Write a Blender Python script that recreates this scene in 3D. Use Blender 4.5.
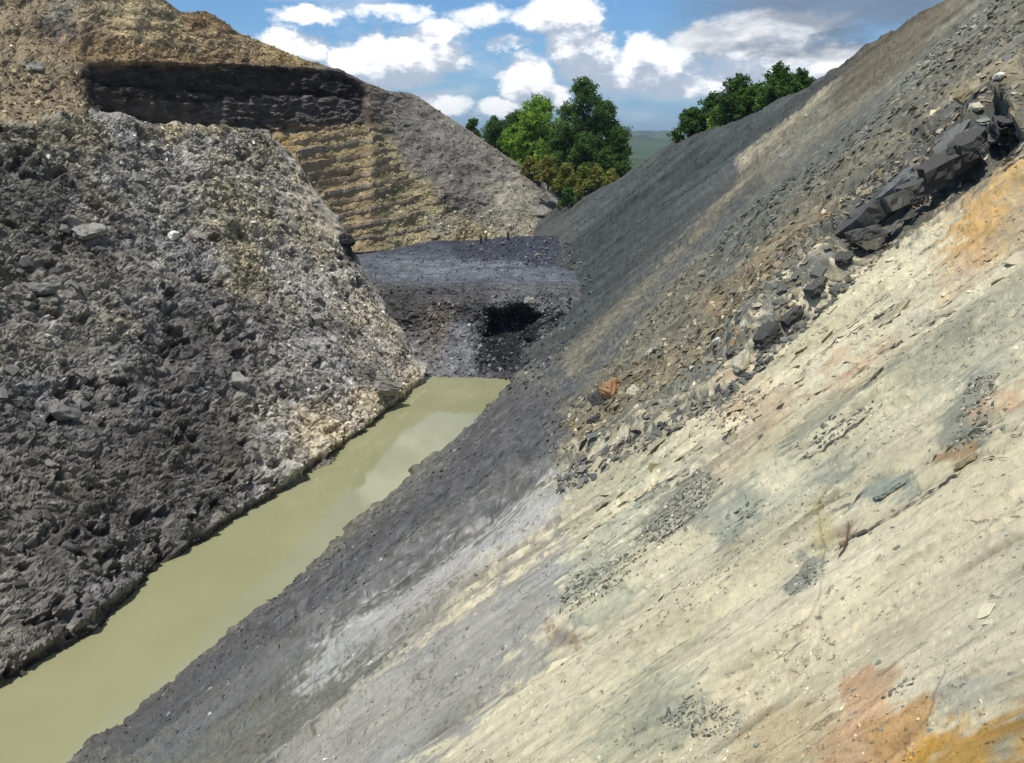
import bpy, bmesh, math, random
import numpy as np
from mathutils import Vector

for o in list(bpy.data.objects):
    bpy.data.objects.remove(o)
SC = bpy.context.scene
COL = SC.collection
random.seed(7)
RNG = np.random.default_rng(11)

# ------------------------------------------------------------------ camera
FOC, EYE = 887.0, 30.0
PITCH = math.atan((381.5 - 138.0) / FOC)
CP, SP = math.cos(PITCH), math.sin(PITCH)
cam = bpy.data.cameras.new("camera")
cam.sensor_width = 36.0
cam.lens = FOC / 1024.0 * 36.0
cam.clip_start, cam.clip_end = 0.2, 30000.0
camo = bpy.data.objects.new("camera", cam)
camo.location = (0, 0, EYE)
camo.rotation_euler = (math.pi / 2 - PITCH, 0, 0)
COL.objects.link(camo)
SC.camera = camo

# ------------------------------------------------------------------ sun, sky, exposure
SUN_DIR = Vector((-0.22, -0.32, 0.92)).normalized()
SUN_EL = math.asin(SUN_DIR.z)
SUN_AZ = math.atan2(SUN_DIR.x, SUN_DIR.y)
sl = bpy.data.lights.new("sun", "SUN")
sl.energy, sl.angle, sl.color = 4.3, math.radians(0.5), (1.0, 0.96, 0.89)
so = bpy.data.objects.new("sun", sl)
so.rotation_euler = SUN_DIR.to_track_quat('Z', 'Y').to_euler()
so.location = (0, 0, 120)
COL.objects.link(so)
SC.view_settings.view_transform = 'Standard'
SC.view_settings.look = 'None'
SC.view_settings.exposure = 0.0
SC.view_settings.gamma = 1.0


class NT:
    """small helper to wire shader nodes"""
    def __init__(self, tree):
        self.t = tree

    def n(self, typ, **kw):
        nd = self.t.nodes.new(typ)
        for k, v in kw.items():
            setattr(nd, k, v)
        return nd

    def put(self, sock, v):
        if isinstance(v, bpy.types.NodeSocket):
            self.t.links.new(v, sock)
        else:
            sock.default_value = v

    def m(self, op, a, b=0.0, c=0.0, clamp=False):
        nd = self.n('ShaderNodeMath', operation=op, use_clamp=clamp)
        for s, v in zip(nd.inputs, (a, b, c)):
            self.put(s, v)
        return nd.outputs[0]

    def v(self, op, a, b=(0, 0, 0), out=0):
        nd = self.n('ShaderNodeVectorMath', operation=op)
        self.put(nd.inputs[0], a)
        self.put(nd.inputs[1], b)
        return nd.outputs[out]

    def noise(self, vec, scale, detail=4.0, rough=0.55, lac=2.0, dist=0.0, color=False):
        nd = self.n('ShaderNodeTexNoise')
        self.put(nd.inputs['Vector'], vec)
        nd.inputs['Scale'].default_value = scale
        nd.inputs['Detail'].default_value = detail
        nd.inputs['Roughness'].default_value = rough
        nd.inputs['Lacunarity'].default_value = lac
        nd.inputs['Distortion'].default_value = dist
        return nd.outputs[1 if color else 0]

    def ramp(self, x, lo, hi, a=0.0, b=1.0, smooth=True):
        nd = self.n('ShaderNodeMapRange', interpolation_type='SMOOTHSTEP' if smooth else 'LINEAR')
        for s, v in zip(nd.inputs, (x, lo, hi, a, b)):
            self.put(s, v)
        return nd.outputs[0]

    def mix(self, f, a, b, mode='MIX'):
        nd = self.n('ShaderNodeMix', data_type='RGBA', blend_type=mode)
        self.put(nd.inputs[0], f)
        self.put(nd.inputs[6], a)
        self.put(nd.inputs[7], b)
        return nd.outputs[2]


def ray(px, py):
    a, b = (px - 512.0) / FOC, (381.5 - py) / FOC
    return np.array([a, CP + SP * b, -SP + CP * b])


def azel(px, py):
    d = ray(px, py)
    return math.atan2(d[0], d[1]), math.atan2(d[2], math.hypot(d[0], d[1]))


# cloud banks, each a soft lump: heading and height in the sky, half-width, half-height (degrees), thickness
CLOUDS = []
for px, py, w, h, k in [
        (352, 62, 20, 16, 1.0), (372, 66, 26, 13, .9), (405, 58, 32, 17, 1.1), (436, 50, 24, 13, .9), (390, 76, 40, 8, .8),
        (372, 40, 10, 8, .7), (440, 28, 20, 9, .75), (455, 62, 16, 8, .6),
        (529, 82, 23, 18, 1.05), (512, 108, 30, 9, .95), (548, 98, 20, 14, .9),
        (310, 16, 26, 6, .75), (395, 14, 34, 5, .6), (480, 16, 30, 8, .6), (545, 18, 24, 12, .8),
        (292, 46, 26, 12, .9), (440, 106, 22, 10, .8), (505, 45, 20, 5, .5),
        (578, 14, 20, 14, 1.0), (576, 42, 24, 14, 1.0), (592, 62, 26, 16, .85), (642, 56, 18, 14, .95), (668, 64, 24, 13, .95),
        (632, 78, 34, 14, .85), (690, 48, 14, 8, .65), (700, 84, 44, 10, .8), (724, 44, 40, 14, .95), (778, 24, 44, 12, .85),
        (768, 54, 44, 18, 1.0), (800, 66, 46, 14, 1.05), (832, 58, 30, 10, .8), (740, 74, 40, 10, .75), (600, 92, 40, 7, .45)]:
    az, el = azel(px, py)
    CLOUDS.append((az, el, math.radians(w * 0.084), math.radians(h * 0.086), k))

for a_, e_, w_, h_ in ((-5.5, 19.2, 3.4, 2.6), (-2.5, 20.5, 3.0, 2.0), (-8.0, 21.5, 2.6, 1.8)):    # the bank mirrored in the pond
    CLOUDS.append((math.radians(a_), math.radians(e_), math.radians(w_), math.radians(h_), 1.3))
world = bpy.data.worlds.new("World")
SC.world = world
world.use_nodes = True
W = NT(world.node_tree)
world.node_tree.nodes.clear()
sky = W.n('ShaderNodeTexSky', sky_type='NISHITA', sun_disc=False, sun_elevation=SUN_EL, sun_rotation=SUN_AZ,
          altitude=200.0, air_density=1.0, dust_density=1.0, ozone_density=1.2)


def cloud_group():
    g = bpy.data.node_groups.new("cloud_density", 'ShaderNodeTree')
    g.interface.new_socket("Dir", in_out='INPUT', socket_type='NodeSocketVector')
    g.interface.new_socket("Density", in_out='OUTPUT', socket_type='NodeSocketFloat')
    G = NT(g)
    gi, go = G.n('NodeGroupInput'), G.n('NodeGroupOutput')
    d = gi.outputs[0]
    sep = G.n('ShaderNodeSeparateXYZ')
    G.put(sep.inputs[0], d)
    az = G.m('ARCTAN2', sep.outputs[0], sep.outputs[1])
    el = G.m('ARCSINE', sep.outputs[2])
    cv = G.n('ShaderNodeCombineXYZ')
    G.put(cv.inputs[0], az)
    G.put(cv.inputs[1], el)
    st = G.v('MULTIPLY', cv.outputs[0], (1.0, 1.5, 1.0))
    warp = G.v('SUBTRACT', G.noise(st, 26.0, 5.0, 0.6, color=True), (0.5, 0.5, 0.5))
    p = G.v('ADD', cv.outputs[0], G.v('MULTIPLY', warp, (0.05, 0.034, 0.0)))
    acc = None
    for (a, e, w, h, k) in CLOUDS:
        q = G.v('MULTIPLY', G.v('SUBTRACT', p, (a, e, 0)), (1 / w, 1 / h, 0))
        r = G.v('LENGTH', q, out=1)
        b = G.ramp(r, 0.35, 1.45, k, 0.0)
        acc = b if acc is None else G.m('MAXIMUM', acc, b)
    # the rest of the sky, all round and overhead, is the same broken cumulus
    flat = G.v('DIVIDE', d, G.m('MAXIMUM', G.m('ADD', sep.outputs[2], 0.16), 0.08))
    far = G.noise(flat, 0.9, 7.0, 0.58)
    away = G.m('MAXIMUM', G.ramp(el, math.radians(10.5), math.radians(15), 0, 1),
               G.ramp(G.m('ABSOLUTE', az), math.radians(28), math.radians(36), 0, 1))
    gap = G.m('MULTIPLY', G.ramp(el, math.radians(30), math.radians(40), 1, 0), G.ramp(G.m('ABSOLUTE', az), math.radians(30), math.radians(45), 1, 0))
    rest = G.m('MULTIPLY', G.m('MULTIPLY', G.ramp(far, 0.53, 0.74, 0, 1.0), away), G.m('SUBTRACT', 1.0, G.m('MULTIPLY', gap, .85)))
    acc = G.m('MAXIMUM', acc, rest)
    fine = G.m('SUBTRACT', G.noise(st, 60.0, 6.0, 0.62), 0.5)
    acc = G.m('ADD', acc, G.m('MULTIPLY', fine, 0.9))
    G.put(go.inputs[0], acc)
    return g


tc = W.n('ShaderNodeTexCoord').outputs['Generated']
cg = cloud_group()


def dens(vec):
    nd = W.n('ShaderNodeGroup')
    nd.node_tree = cg
    W.put(nd.inputs[0], vec)
    return nd.outputs[0]


d0 = dens(tc)
d1 = dens(W.v('NORMALIZE', W.v('ADD', tc, (-0.006, 0.0, 0.022))))
cover = W.ramp(d0, 0.10, 0.70, 0, 1)
lit = W.ramp(W.m('SUBTRACT', d0, d1), -0.20, 0.42, 0, 1)
# high grey sheet over the right of the pit
gaz, gel = azel(835, 6)
sepw = W.n('ShaderNodeSeparateXYZ')
W.put(sepw.inputs[0], tc)
azw = W.m('ARCTAN2', sepw.outputs[0], sepw.outputs[1])
elw = W.m('ARCSINE', sepw.outputs[2])
gn = W.m('MULTIPLY', W.m('SUBTRACT', W.noise(W.v('MULTIPLY', tc, (1, 1, 3)), 9.0, 4.0, 0.6), 0.5), 0.14)
gx = W.ramp(W.m('ADD', azw, gn), azel(640, 10)[0], azel(770, 10)[0], 0, 1)
gy = W.ramp(W.m('ADD', elw, gn), math.radians(4.2), math.radians(6.6), 0, 1)
grey = W.m('MULTIPLY', W.m('MULTIPLY', gx, gy), 0.85)
CB = 10.0     # the clouds are given in the sky's own units (strength 0.1)
ccol = W.mix(lit, (0.50 * CB, 0.58 * CB, 0.70 * CB, 1), (1.22 * CB, 1.22 * CB, 1.22 * CB, 1))
# blue of the sky at the horizon is paled by moist air
tint = W.mix(1.0, sky.outputs[0], (0.58, 0.92, 1.30, 1), 'MULTIPLY')
tint = W.mix(W.ramp(elw, math.radians(-2), math.radians(7.0), .60, 0.0, False), tint, (0.30 * CB, 0.54 * CB, 0.86 * CB, 1))
thin = W.noise(W.v('MULTIPLY', tc, (1, 1, 3.2)), 11.0, 7.0, 0.62)
tint = W.mix(W.ramp(thin, .48, .78, 0, .55), tint, (0.72 * CB, 0.80 * CB, 0.90 * CB, 1))
mixed = W.mix(W.m('MULTIPLY', cover, 0.96), tint, ccol)
gcol = W.mix(W.noise(W.v('MULTIPLY', tc, (1, 1, 3)), 14.0, 5.0, 0.6), (0.11 * CB, 0.155 * CB, 0.23 * CB, 1), (0.28 * CB, 0.35 * CB, 0.45 * CB, 1))
mixed = W.mix(grey, mixed, gcol)
bg = W.n('ShaderNodeBackground')
W.put(bg.inputs[0], mixed)
bg.inputs[1].default_value = 0.1
W.put(W.n('ShaderNodeOutputWorld').inputs[0], bg.outputs[0])
world.cycles.sampling_method = 'MANUAL'
world.cycles.sample_map_resolution = 256
SC.render.engine = 'CYCLES'
SC.cycles.max_bounces = 4
SC.cycles.diffuse_bounces = 2
SC.cycles.glossy_bounces = 2
SC.cycles.transmission_bounces = 2


# ------------------------------------------------------------------ numeric helpers
def _h(ix, iy, seed):
    n = (ix.astype(np.int64) * 374761393 + iy.astype(np.int64) * 668265263 + seed * 1442695041) & 0xFFFFFFFF
    n = ((n ^ (n >> 13)) * 1274126177) & 0xFFFFFFFF
    n = ((n ^ (n >> 15)) * 2246822519) & 0xFFFFFFFF
    return ((n ^ (n >> 16)) & 0xFFFFFF) / float(0xFFFFFF)


def vn(x, y, seed=0):
    """value noise, -1..1"""
    x0, y0 = np.floor(x), np.floor(y)
    fx, fy = x - x0, y - y0
    ux, uy = fx * fx * fx * (fx * (fx * 6 - 15) + 10), fy * fy * fy * (fy * (fy * 6 - 15) + 10)
    a, b = _h(x0, y0, seed), _h(x0 + 1, y0, seed)
    c, d = _h(x0, y0 + 1, seed), _h(x0 + 1, y0 + 1, seed)
    return ((a * (1 - ux) + b * ux) * (1 - uy) + (c * (1 - ux) + d * ux) * uy) * 2 - 1


def fbm(x, y, octs=4, seed=0, gain=0.5, lac=2.03):
    s, a, t = 0.0, 1.0, 0.0
    c, sn = math.cos(0.6), math.sin(0.6)
    for i in range(octs):
        s = s + a * vn(x, y, seed + i * 17)
        t += a
        x, y = (x * c - y * sn) * lac + 3.1, (x * sn + y * c) * lac + 7.7
        a *= gain
    return s / t


def voro(x, y, seed=0, jit=0.95):
    """returns nearest distance, second minus nearest, cell value 0..1"""
    x0, y0 = np.floor(x), np.floor(y)
    f1 = np.full(x.shape, 9.0)
    f2 = np.full(x.shape, 9.0)
    cid = np.zeros(x.shape)
    for dx in (-1, 0, 1):
        for dy in (-1, 0, 1):
            ix, iy = x0 + dx, y0 + dy
            px = ix + 0.5 + jit * (_h(ix, iy, seed) - 0.5)
            py = iy + 0.5 + jit * (_h(ix, iy, seed + 91) - 0.5)
            dd = np.hypot(px - x, py - y)
            nearer = dd < f1
            f2 = np.where(nearer, f1, np.minimum(f2, dd))
            cid = np.where(nearer, _h(ix, iy, seed + 177), cid)
            f1 = np.where(nearer, dd, f1)
    return f1, f2 - f1, cid


def sstep(a, b, x):
    t = np.clip((x - a) / (b - a), 0, 1)
    return t * t * (3 - 2 * t)


def splus(x, w):
    return w * np.logaddexp(0, x / w)


def smin(a, b, w):
    return -w * np.logaddexp(-a / w, -b / w)


def project(P):
    x, y, z = P[..., 0], P[..., 1], P[..., 2] - EYE
    f = np.maximum(y * CP - z * SP, 0.3)
    u = y * SP + z * CP
    return 512 + FOC * x / f, 381.5 - FOC * u / f


def normals(P):
    du = np.gradient(P, axis=1)
    dv = np.gradient(P, axis=0)
    n = np.cross(du, dv)
    n /= np.linalg.norm(n, axis=-1, keepdims=True) + 1e-9
    flip = (n[..., 2] < 0)[..., None]
    return np.where(flip, -n, n)


def sdpoly(x, y, poly):
    """signed distance to a polygon, inside positive"""
    poly = np.asarray(poly, float)
    best = np.full(x.shape, 1e9)
    inside = np.zeros(x.shape, bool)
    for (ax, ay), (bx, by) in zip(poly, np.roll(poly, -1, 0)):
        ex, ey = bx - ax, by - ay
        t = np.clip(((x - ax) * ex + (y - ay) * ey) / (ex * ex + ey * ey + 1e-9), 0, 1)
        best = np.minimum(best, np.hypot(x - ax - t * ex, y - ay - t * ey))
        cond = ((ay > y) != (by > y))
        xi = ax + (y - ay) / (by - ay if by != ay else 1e-9) * ex
        inside ^= cond & (x < xi)
    return np.where(inside, best, -best)


def sdline(x, y, pts):
    best = np.full(x.shape, 1e9)
    for (ax, ay), (bx, by) in zip(pts[:-1], pts[1:]):
        ex, ey = bx - ax, by - ay
        t = np.clip(((x - ax) * ex + (y - ay) * ey) / (ex * ex + ey * ey + 1e-9), 0, 1)
        best = np.minimum(best, np.hypot(x - ax - t * ex, y - ay - t * ey))
    return best


def lin(c):
    c = np.asarray(c, float) / 255.0
    return np.where(c <= 0.04045, c / 12.92, ((c + 0.055) / 1.055) ** 2.4)


def paint(px, py, zones, warp, base):
    """ground colours: zones are (outline, softness, colour, strength)"""
    out = np.empty(px.shape + (3,))
    out[...] = base
    qx, qy = px + warp[0], py + warp[1]
    for z in zones:
        poly, soft, colr, k = z
        p = np.asarray(poly, float)
        sel = (qx > p[:, 0].min() - 2 * soft) & (qx < p[:, 0].max() + 2 * soft) & (qy > p[:, 1].min() - 2 * soft) & (qy < p[:, 1].max() + 2 * soft)
        if not sel.any():
            continue
        s = sdpoly(qx[sel], qy[sel], p) + warp[2][sel] * soft
        f = (k * sstep(-soft, soft, s))[:, None]
        out[sel] = out[sel] * (1 - f) + np.asarray(colr) * f
    return out


# ------------------------------------------------------------------ materials
def rock_mat(name, scale=1.0, var=0.35, bump=0.35, rough=0.9, attr=True, colour=(.2, .2, .2), rand=0.0, spec=0.25, bscale=3.0):
    m = bpy.data.materials.new(name)
    m.use_nodes = True
    N = NT(m.node_tree)
    bs = m.node_tree.nodes['Principled BSDF']
    co = N.n('ShaderNodeTexCoord').outputs['Object']
    if attr:
        at = N.n('ShaderNodeAttribute', attribute_name="Col")
        c = at.outputs['Color']
    else:
        c = tuple(colour)
    n1 = N.noise(co, scale, 10.0, 0.68)
    n2 = N.noise(co, scale * 9.0, 5.0, 0.65)
    k = N.m('ADD', N.m('MULTIPLY', N.m('SUBTRACT', n1, 0.5), 2.2 * var), N.m('MULTIPLY', N.m('SUBTRACT', n2, 0.5), 2.2 * var))
    if rand:
        oi = N.n('ShaderNodeObjectInfo').outputs['Random']
        k = N.m('ADD', k, N.m('MULTIPLY', N.m('SUBTRACT', oi, 0.5), rand))
    k = N.m('MAXIMUM', N.m('ADD', k, 1.0), 0.12)
    cc = N.n('ShaderNodeVectorMath', operation='SCALE')
    N.put(cc.inputs[0], c)
    N.put(cc.inputs['Scale'], k)
    N.put(bs.inputs['Base Color'], cc.outputs[0])
    bs.inputs['Roughness'].default_value = rough
    bs.inputs['Specular IOR Level'].default_value = spec
    if bump:
        bp = N.n('ShaderNodeBump')
        bp.inputs['Strength'].default_value = bump
        bp.inputs['Distance'].default_value = 0.25 / bscale
        N.put(bp.inputs['Height'], N.noise(co, bscale, 12.0, 0.72))
        N.put(bs.inputs['Normal'], bp.outputs[0])
    return m


M_WALL = rock_mat("shale_wall", 0.8, 0.42, 0.6, bscale=1.6)
M_HILL = rock_mat("spoil_hill", 0.5, 0.38, 0.6, bscale=1.0)
M_SLOPE = rock_mat("slope_rock", 1.6, 0.34, 0.9, bscale=6.0)


def hairlines(m):
    """fine bedding cracks of the bare slab: thin, broken, running up the dip"""
    N = NT(m.node_tree)
    bs = m.node_tree.nodes['Principled BSDF']
    co = N.n('ShaderNodeTexCoord').outputs['Object']
    msk = N.n('ShaderNodeAttribute', attribute_name="Col").outputs['Alpha']
    u = N.v('DOT_PRODUCT', co, (.0216, 1.040, 0), out=1)
    w = N.v('DOT_PRODUCT', co, (1.247, -.3866, 0), out=1)
    tot = None
    for lam, asp, wd, lo_, st in ((1.3, 5, .008, .56, .8), (.42, 4.5, .013, .58, .7), (.12, 4, .03, .58, .6)):
        cv = N.n('ShaderNodeCombineXYZ')
        N.put(cv.inputs[0], N.m('MULTIPLY', u, 1 / lam))
        N.put(cv.inputs[1], N.m('MULTIPLY', w, 1 / (lam * asp)))
        nz = N.noise(cv.outputs[0], 1.0, 5.0, .62, dist=.6)
        ln = N.ramp(N.m('ABSOLUTE', N.m('SUBTRACT', nz, .5)), wd * .3, wd, 1, 0)
        gate = N.ramp(N.noise(cv.outputs[0], .9, 4.0, .6), lo_, lo_ + .12)
        ln = N.m('MULTIPLY', N.m('MULTIPLY', ln, gate), st)
        tot = ln if tot is None else N.m('MAXIMUM', tot, ln)
    # crumbs and pock marks
    pk = N.noise(N.v('MULTIPLY', co, (1, 1, 1.6)), 13.0, 5.0, .66, dist=.4)
    pock = N.m('MULTIPLY', N.ramp(pk, .60, .68, 0, .75), N.ramp(N.noise(co, 1.7, 5.0, .65), .46, .60))
    tot = N.m('MULTIPLY', N.m('MAXIMUM', tot, pock), msk)
    src = bs.inputs['Base Color'].links[0].from_socket
    N.put(bs.inputs['Base Color'], N.mix(N.m('MULTIPLY', tot, .8), src, (.075, .070, .052, 1)))
    b2 = N.n('ShaderNodeBump', invert=True)
    b2.inputs['Strength'].default_value = .8
    b2.inputs['Distance'].default_value = .03
    N.put(b2.inputs['Height'], tot)
    N.put(b2.inputs['Normal'], bs.inputs['Normal'].links[0].from_socket)
    N.put(bs.inputs['Normal'], b2.outputs[0])


hairlines(M_SLOPE)
M_BENCH = rock_mat("coal_bench", 0.7, 0.35, 0.5, bscale=1.5)
M_GROUND = rock_mat("valley_ground", 0.02, 0.4, 0.0)
M_STONE = rock_mat("loose_stone", 3.0, 0.25, 0.4, bscale=8.0)


def put(name, me, mat=None, parent=None, kind=None, label=None, cat=None, group=None):
    o = bpy.data.objects.new(name, me)
    COL.objects.link(o)
    if mat is not None and me is not None and not me.materials:
        me.materials.append(mat)
    if parent is not None:
        o.parent = parent
    for k, v in (('kind', kind), ('label', label), ('category', cat), ('group', group)):
        if v:
            o[k] = v
    return o


def mesh_np(name, V, Fq, col=None, smooth=False, mask=None):
    """mesh from arrays; Fq is (n,3) or (n,4)"""
    me = bpy.data.meshes.new(name)
    V = np.ascontiguousarray(V, dtype=np.float32).reshape(-1, 3)
    Fq = np.ascontiguousarray(Fq, dtype=np.int32)
    k = Fq.shape[1]
    me.vertices.add(len(V))
    me.vertices.foreach_set('co', V.ravel())
    me.loops.add(Fq.size)
    me.loops.foreach_set('vertex_index', Fq.ravel())
    me.polygons.add(len(Fq))
    me.polygons.foreach_set('loop_start', np.arange(0, Fq.size, k, dtype=np.int32))
    me.polygons.foreach_set('loop_total', np.full(len(Fq), k, dtype=np.int32))
    me.polygons.foreach_set('use_smooth', np.full(len(Fq), smooth, dtype=bool))
    me.update(calc_edges=True)
    if col is not None:
        at = me.attributes.new("Col", 'FLOAT_COLOR', 'POINT')
        c4 = np.ones((len(V), 4), np.float32)
        c4[:, :3] = np.clip(np.asarray(col).reshape(-1, 3), 0.004, 0.9)
        if mask is not None:
            c4[:, 3] = np.asarray(mask).ravel()
        at.data.foreach_set('color', c4.ravel())
    return me


def grid_mesh(name, P, col=None, smooth=False, mask=None):
    n, m = P.shape[:2]
    i = np.arange(n * m).reshape(n, m)
    q = np.stack([i[:-1, :-1], i[:-1, 1:], i[1:, 1:], i[1:, :-1]], -1).reshape(-1, 4)
    a, b, c = P.reshape(-1, 3)[q[:, 0]], P.reshape(-1, 3)[q[:, 1]], P.reshape(-1, 3)[q[:, 2]]
    if np.cross(b - a, c - a)[:, 2].sum() < 0:
        q = q[:, ::-1]
    return mesh_np(name, P, q, col, smooth, mask)


# ------------------------------------------------------------------ right slope: a long dip slope from the pond up to the crest
def toe_right(y):
    """x of the slope's foot; the pit end curves round to the left"""
    return -33.6 + 0.31 * y - 0.40 * splus(y - 110.0, 3.0)


SKY_R = [(380, 300), (470, 262), (520, 228), (545, 212), (560, 205), (590, 188), (625, 174), (660, 150), (700, 130), (735, 118), (760, 108), (790, 95), (810, 83),
         (835, 64), (850, 54), (880, 37), (905, 15), (945, 0), (1024, -45), (1100, -90), (1300, -160)]
_sr = np.array([azel(*p) for p in SKY_R])


def slope_base(x, y):
    return 0.802 * (x - toe_right(y))


az_r = np.radians(np.concatenate([np.linspace(-75, -34, 40, endpoint=False), np.linspace(-34, 2, 190, endpoint=False),
                                  np.linspace(2, 31.5, 300, endpoint=False), np.linspace(31.5, 100, 60)]))
el_sky = np.interp(az_r, _sr[:, 0], _sr[:, 1]) + .0035 * fbm(az_r * 60, az_r * 0, 5, 97, gain=.6)
rm = np.linspace(20, 330, 2500)
cap_r, rc_r = np.empty(len(az_r)), np.empty(len(az_r))
for i, (a, e) in enumerate(zip(az_r, el_sky)):
    hz = slope_base(rm * math.sin(a), rm * math.cos(a)) - (EYE + rm * math.tan(e))
    k = np.nonzero(hz > 0)[0]
    hit = len(k) and a > azel(530, 200)[0]
    r = rm[k[0]] if hit else 240.0
    rc_r[i] = r
    cap_r[i] = EYE + r * math.tan(e) if hit else 60.0
rc_s = np.convolve(np.pad(rc_r, 6, mode='edge'), np.ones(13) / 13, 'valid')

NR = 860
rr = 1.1 * np.exp(np.linspace(0, math.log(1.0), 1))
lo, hi = math.log(1.1), math.log(260.0)
rows = np.exp(np.linspace(lo, hi, NR))
A, R = np.meshgrid(az_r, rows)
X, Y = R * np.sin(A), R * np.cos(A)
Z0 = slope_base(X, Y)
CAP = np.broadcast_to(cap_r, Z0.shape) - 0.10 * np.maximum(R - rc_s, 0) + 2.0 * np.maximum(0.85 * rc_r - R, 0)
Z = smin(Z0, CAP, 0.5)
Z = np.maximum(Z, -4.0)
P = np.stack([X, Y, Z], -1)
Nm = normals(P)
S_ = (0.296 * X + 0.955 * Y)                         # along the strike
T_ = (0.955 * X - 0.296 * Y) * 1.306                 # up the dip
SPC = np.maximum(R * 0.0085, 0.01)                   # mesh spacing, so that fine relief fades where the mesh cannot carry it
pxr, pyr = project(P)
F_R = sstep(96, 118, Y + 0.12 * X)                   # far, dark end of the slope


def band(lam):
    return sstep(0.8, 2.2, lam / SPC)


# the bedding slab (lower right) and the debris layer lying on it (upper left) meet at a broken step
EDGE = [(340, 640), (440, 560), (500, 520), (560, 486), (610, 458), (660, 430), (722, 394), (768, 352), (815, 312), (862, 268), (905, 236), (952, 206), (1000, 180), (1016, 150), (1040, 128), (1120, 70), (1250, -20)]
poly_up = EDGE + [(1250, -400), (-400, -400), (-400, 640)]
wob = 7 * fbm(S_ / 0.6, T_ / 1.2, 5, 3, gain=.6)
sd_edge = sdpoly(pxr + wob, pyr + wob * 0.6, poly_up)
over = sstep(845, 875, pxr) * sstep(1030, 1005, pxr)             # where the ledge rocks overhang a hollow
lift = sstep(-3, 13, sd_edge - 22 * over)
up = sstep(-2.5, 2.5, sd_edge)
behind = (Y * CP - (P[..., 2] - EYE) * SP) < 0.4
up[behind] = 0
thick = 0.05 + 0.34 * np.exp(-((pxr - 905) / 95) ** 2) + 0.25 * np.exp(-((pxr - 775) / 40) ** 2) + 0.25 * np.exp(-((pxr - 1010) / 40) ** 2)
thick = thick * np.clip(R / 10, 0.6, 3)
D = lift * up * thick * np.exp(-np.maximum(sd_edge, 0) / 90.0) - 0.35 * over * (up - lift * up)

# big relief
D += 0.45 * fbm(S_ / 14, T_ / 20, 3, 21) * sstep(6, 40, R)
D += 0.10 * fbm(S_ / 2.6, T_ / 7, 3, 25)
# slab: thin sheets that break off in steps, edges running up the dip
slab = 1 - up
LEAN = S_ - 0.22 * T_
sw = fbm(LEAN / 0.9, T_ / 6.0, 3, 31) * 3.4 + 0.25 * fbm(LEAN / 0.25, T_ / 2.6, 2, 33)
fs = sw - np.floor(sw)
stp = np.floor(sw) + sstep(0.0, 0.05, fs)
hgt = np.clip(R / 5, 0.6, 4)
D += slab * 0.022 * hgt * stp
sw2 = fbm(LEAN / 0.36, T_ / 3.2, 3, 34) * 4.0
stp2 = np.floor(sw2) + sstep(0.0, 0.08, sw2 - np.floor(sw2))
D += slab * 0.009 * hgt * stp2
# hairline partings that run up the dip, open here and closed there
part = np.zeros(S_.shape)
for lam, sd, q in ((.85, 161, .16), (.34, 162, .20), (.15, 163, .24)):
    cx = LEAN / lam + .35 * fbm(LEAN / lam * .5, T_ / (lam * 9), 3, sd)
    e = np.abs(cx - np.floor(cx) - .5 - .3 * (_h(np.floor(cx), np.floor(cx) * 0, sd) - .5))
    open_ = sstep(q, q + .18, fbm(np.floor(cx) * 3.7 + LEAN * .1, T_ / (lam * 5), 3, sd + 9))
    wid = np.maximum(.020, .0045 * R / lam * .5)
    part = np.maximum(part, sstep(wid, wid * .35, e) * open_ * sstep(.010, .03, lam / R))
part *= 0
edge_dark = sstep(.16, .02, fs) * sstep(-.1, .35, fbm(LEAN / .5, T_ / .8, 3, 35)) + .5 * sstep(.14, .02, sw2 - np.floor(sw2)) * sstep(.0, .35, fbm(LEAN / .3, T_ / .6, 3, 39))  # darker along the broken edges of the sheets
D += slab * (0.020 * np.clip(R / 6, 0.6, 3)) * fbm(LEAN / 0.5, T_ / 2.4, 4, 36)
D += slab * 0.009 * fbm(LEAN / 0.10, T_ / 0.5, 4, 37, gain=.65) * np.clip(R / 6, .6, 2.2)
# chips that have sprung out, leaving dark slots along the bedding
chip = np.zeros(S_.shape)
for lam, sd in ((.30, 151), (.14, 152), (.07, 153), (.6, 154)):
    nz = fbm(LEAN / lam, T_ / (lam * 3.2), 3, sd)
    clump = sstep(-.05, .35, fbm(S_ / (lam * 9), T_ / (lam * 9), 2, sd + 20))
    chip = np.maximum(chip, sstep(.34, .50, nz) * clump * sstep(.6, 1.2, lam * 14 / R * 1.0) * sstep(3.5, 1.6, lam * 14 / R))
D -= slab * .022 * hgt * chip
# debris layer: blocks of several sizes
deb = up * (1 - F_R)
for lam, am, sd in ((2.2, .30, 41), (1.0, .20, 42), (0.45, .11, 43), (0.2, .05, 44)):
    f1, f21, cid = voro(S_ / lam + 0.3 * fbm(S_ / lam, T_ / lam, 2, sd), T_ / (lam * 1.5), sd)
    D += deb * am * (cid - 0.4) * sstep(0, 0.16, f21) * band(lam)
# the bare dark scree farther off: rills down the fall line
S2, T2_ = Y + .05 * X, X * 1.28
D += F_R * (0.9 * sstep(.1, -.5, fbm(S2 / 5.0 + .3 * fbm(T2_ / 9, S2 / 9, 2, 59), T2_ / 30, 4, 50)) * -1 + 0.50 * fbm(S2 / 3.0, T2_ / 16, 4, 51) + 0.30 * fbm(S2 / 1.0, T2_ / 6, 3, 53))
f1, f21, cid = voro(S2 / 1.1, T2_ / .8, 55)
D += F_R * 0.25 * (cid - 0.4) * sstep(0, .2, f21)
# rough foot by the pond
foot = sstep(9, 3, Z0) * (1 - F_R)
f1, f21, cid = voro(S_ / 0.9, T_ / 1.1, 57)
D += foot * (0.35 * (cid - 0.5) + 1.3 * fbm(S_ / 8, T_ / 8, 4, 58) - .4)
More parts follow.
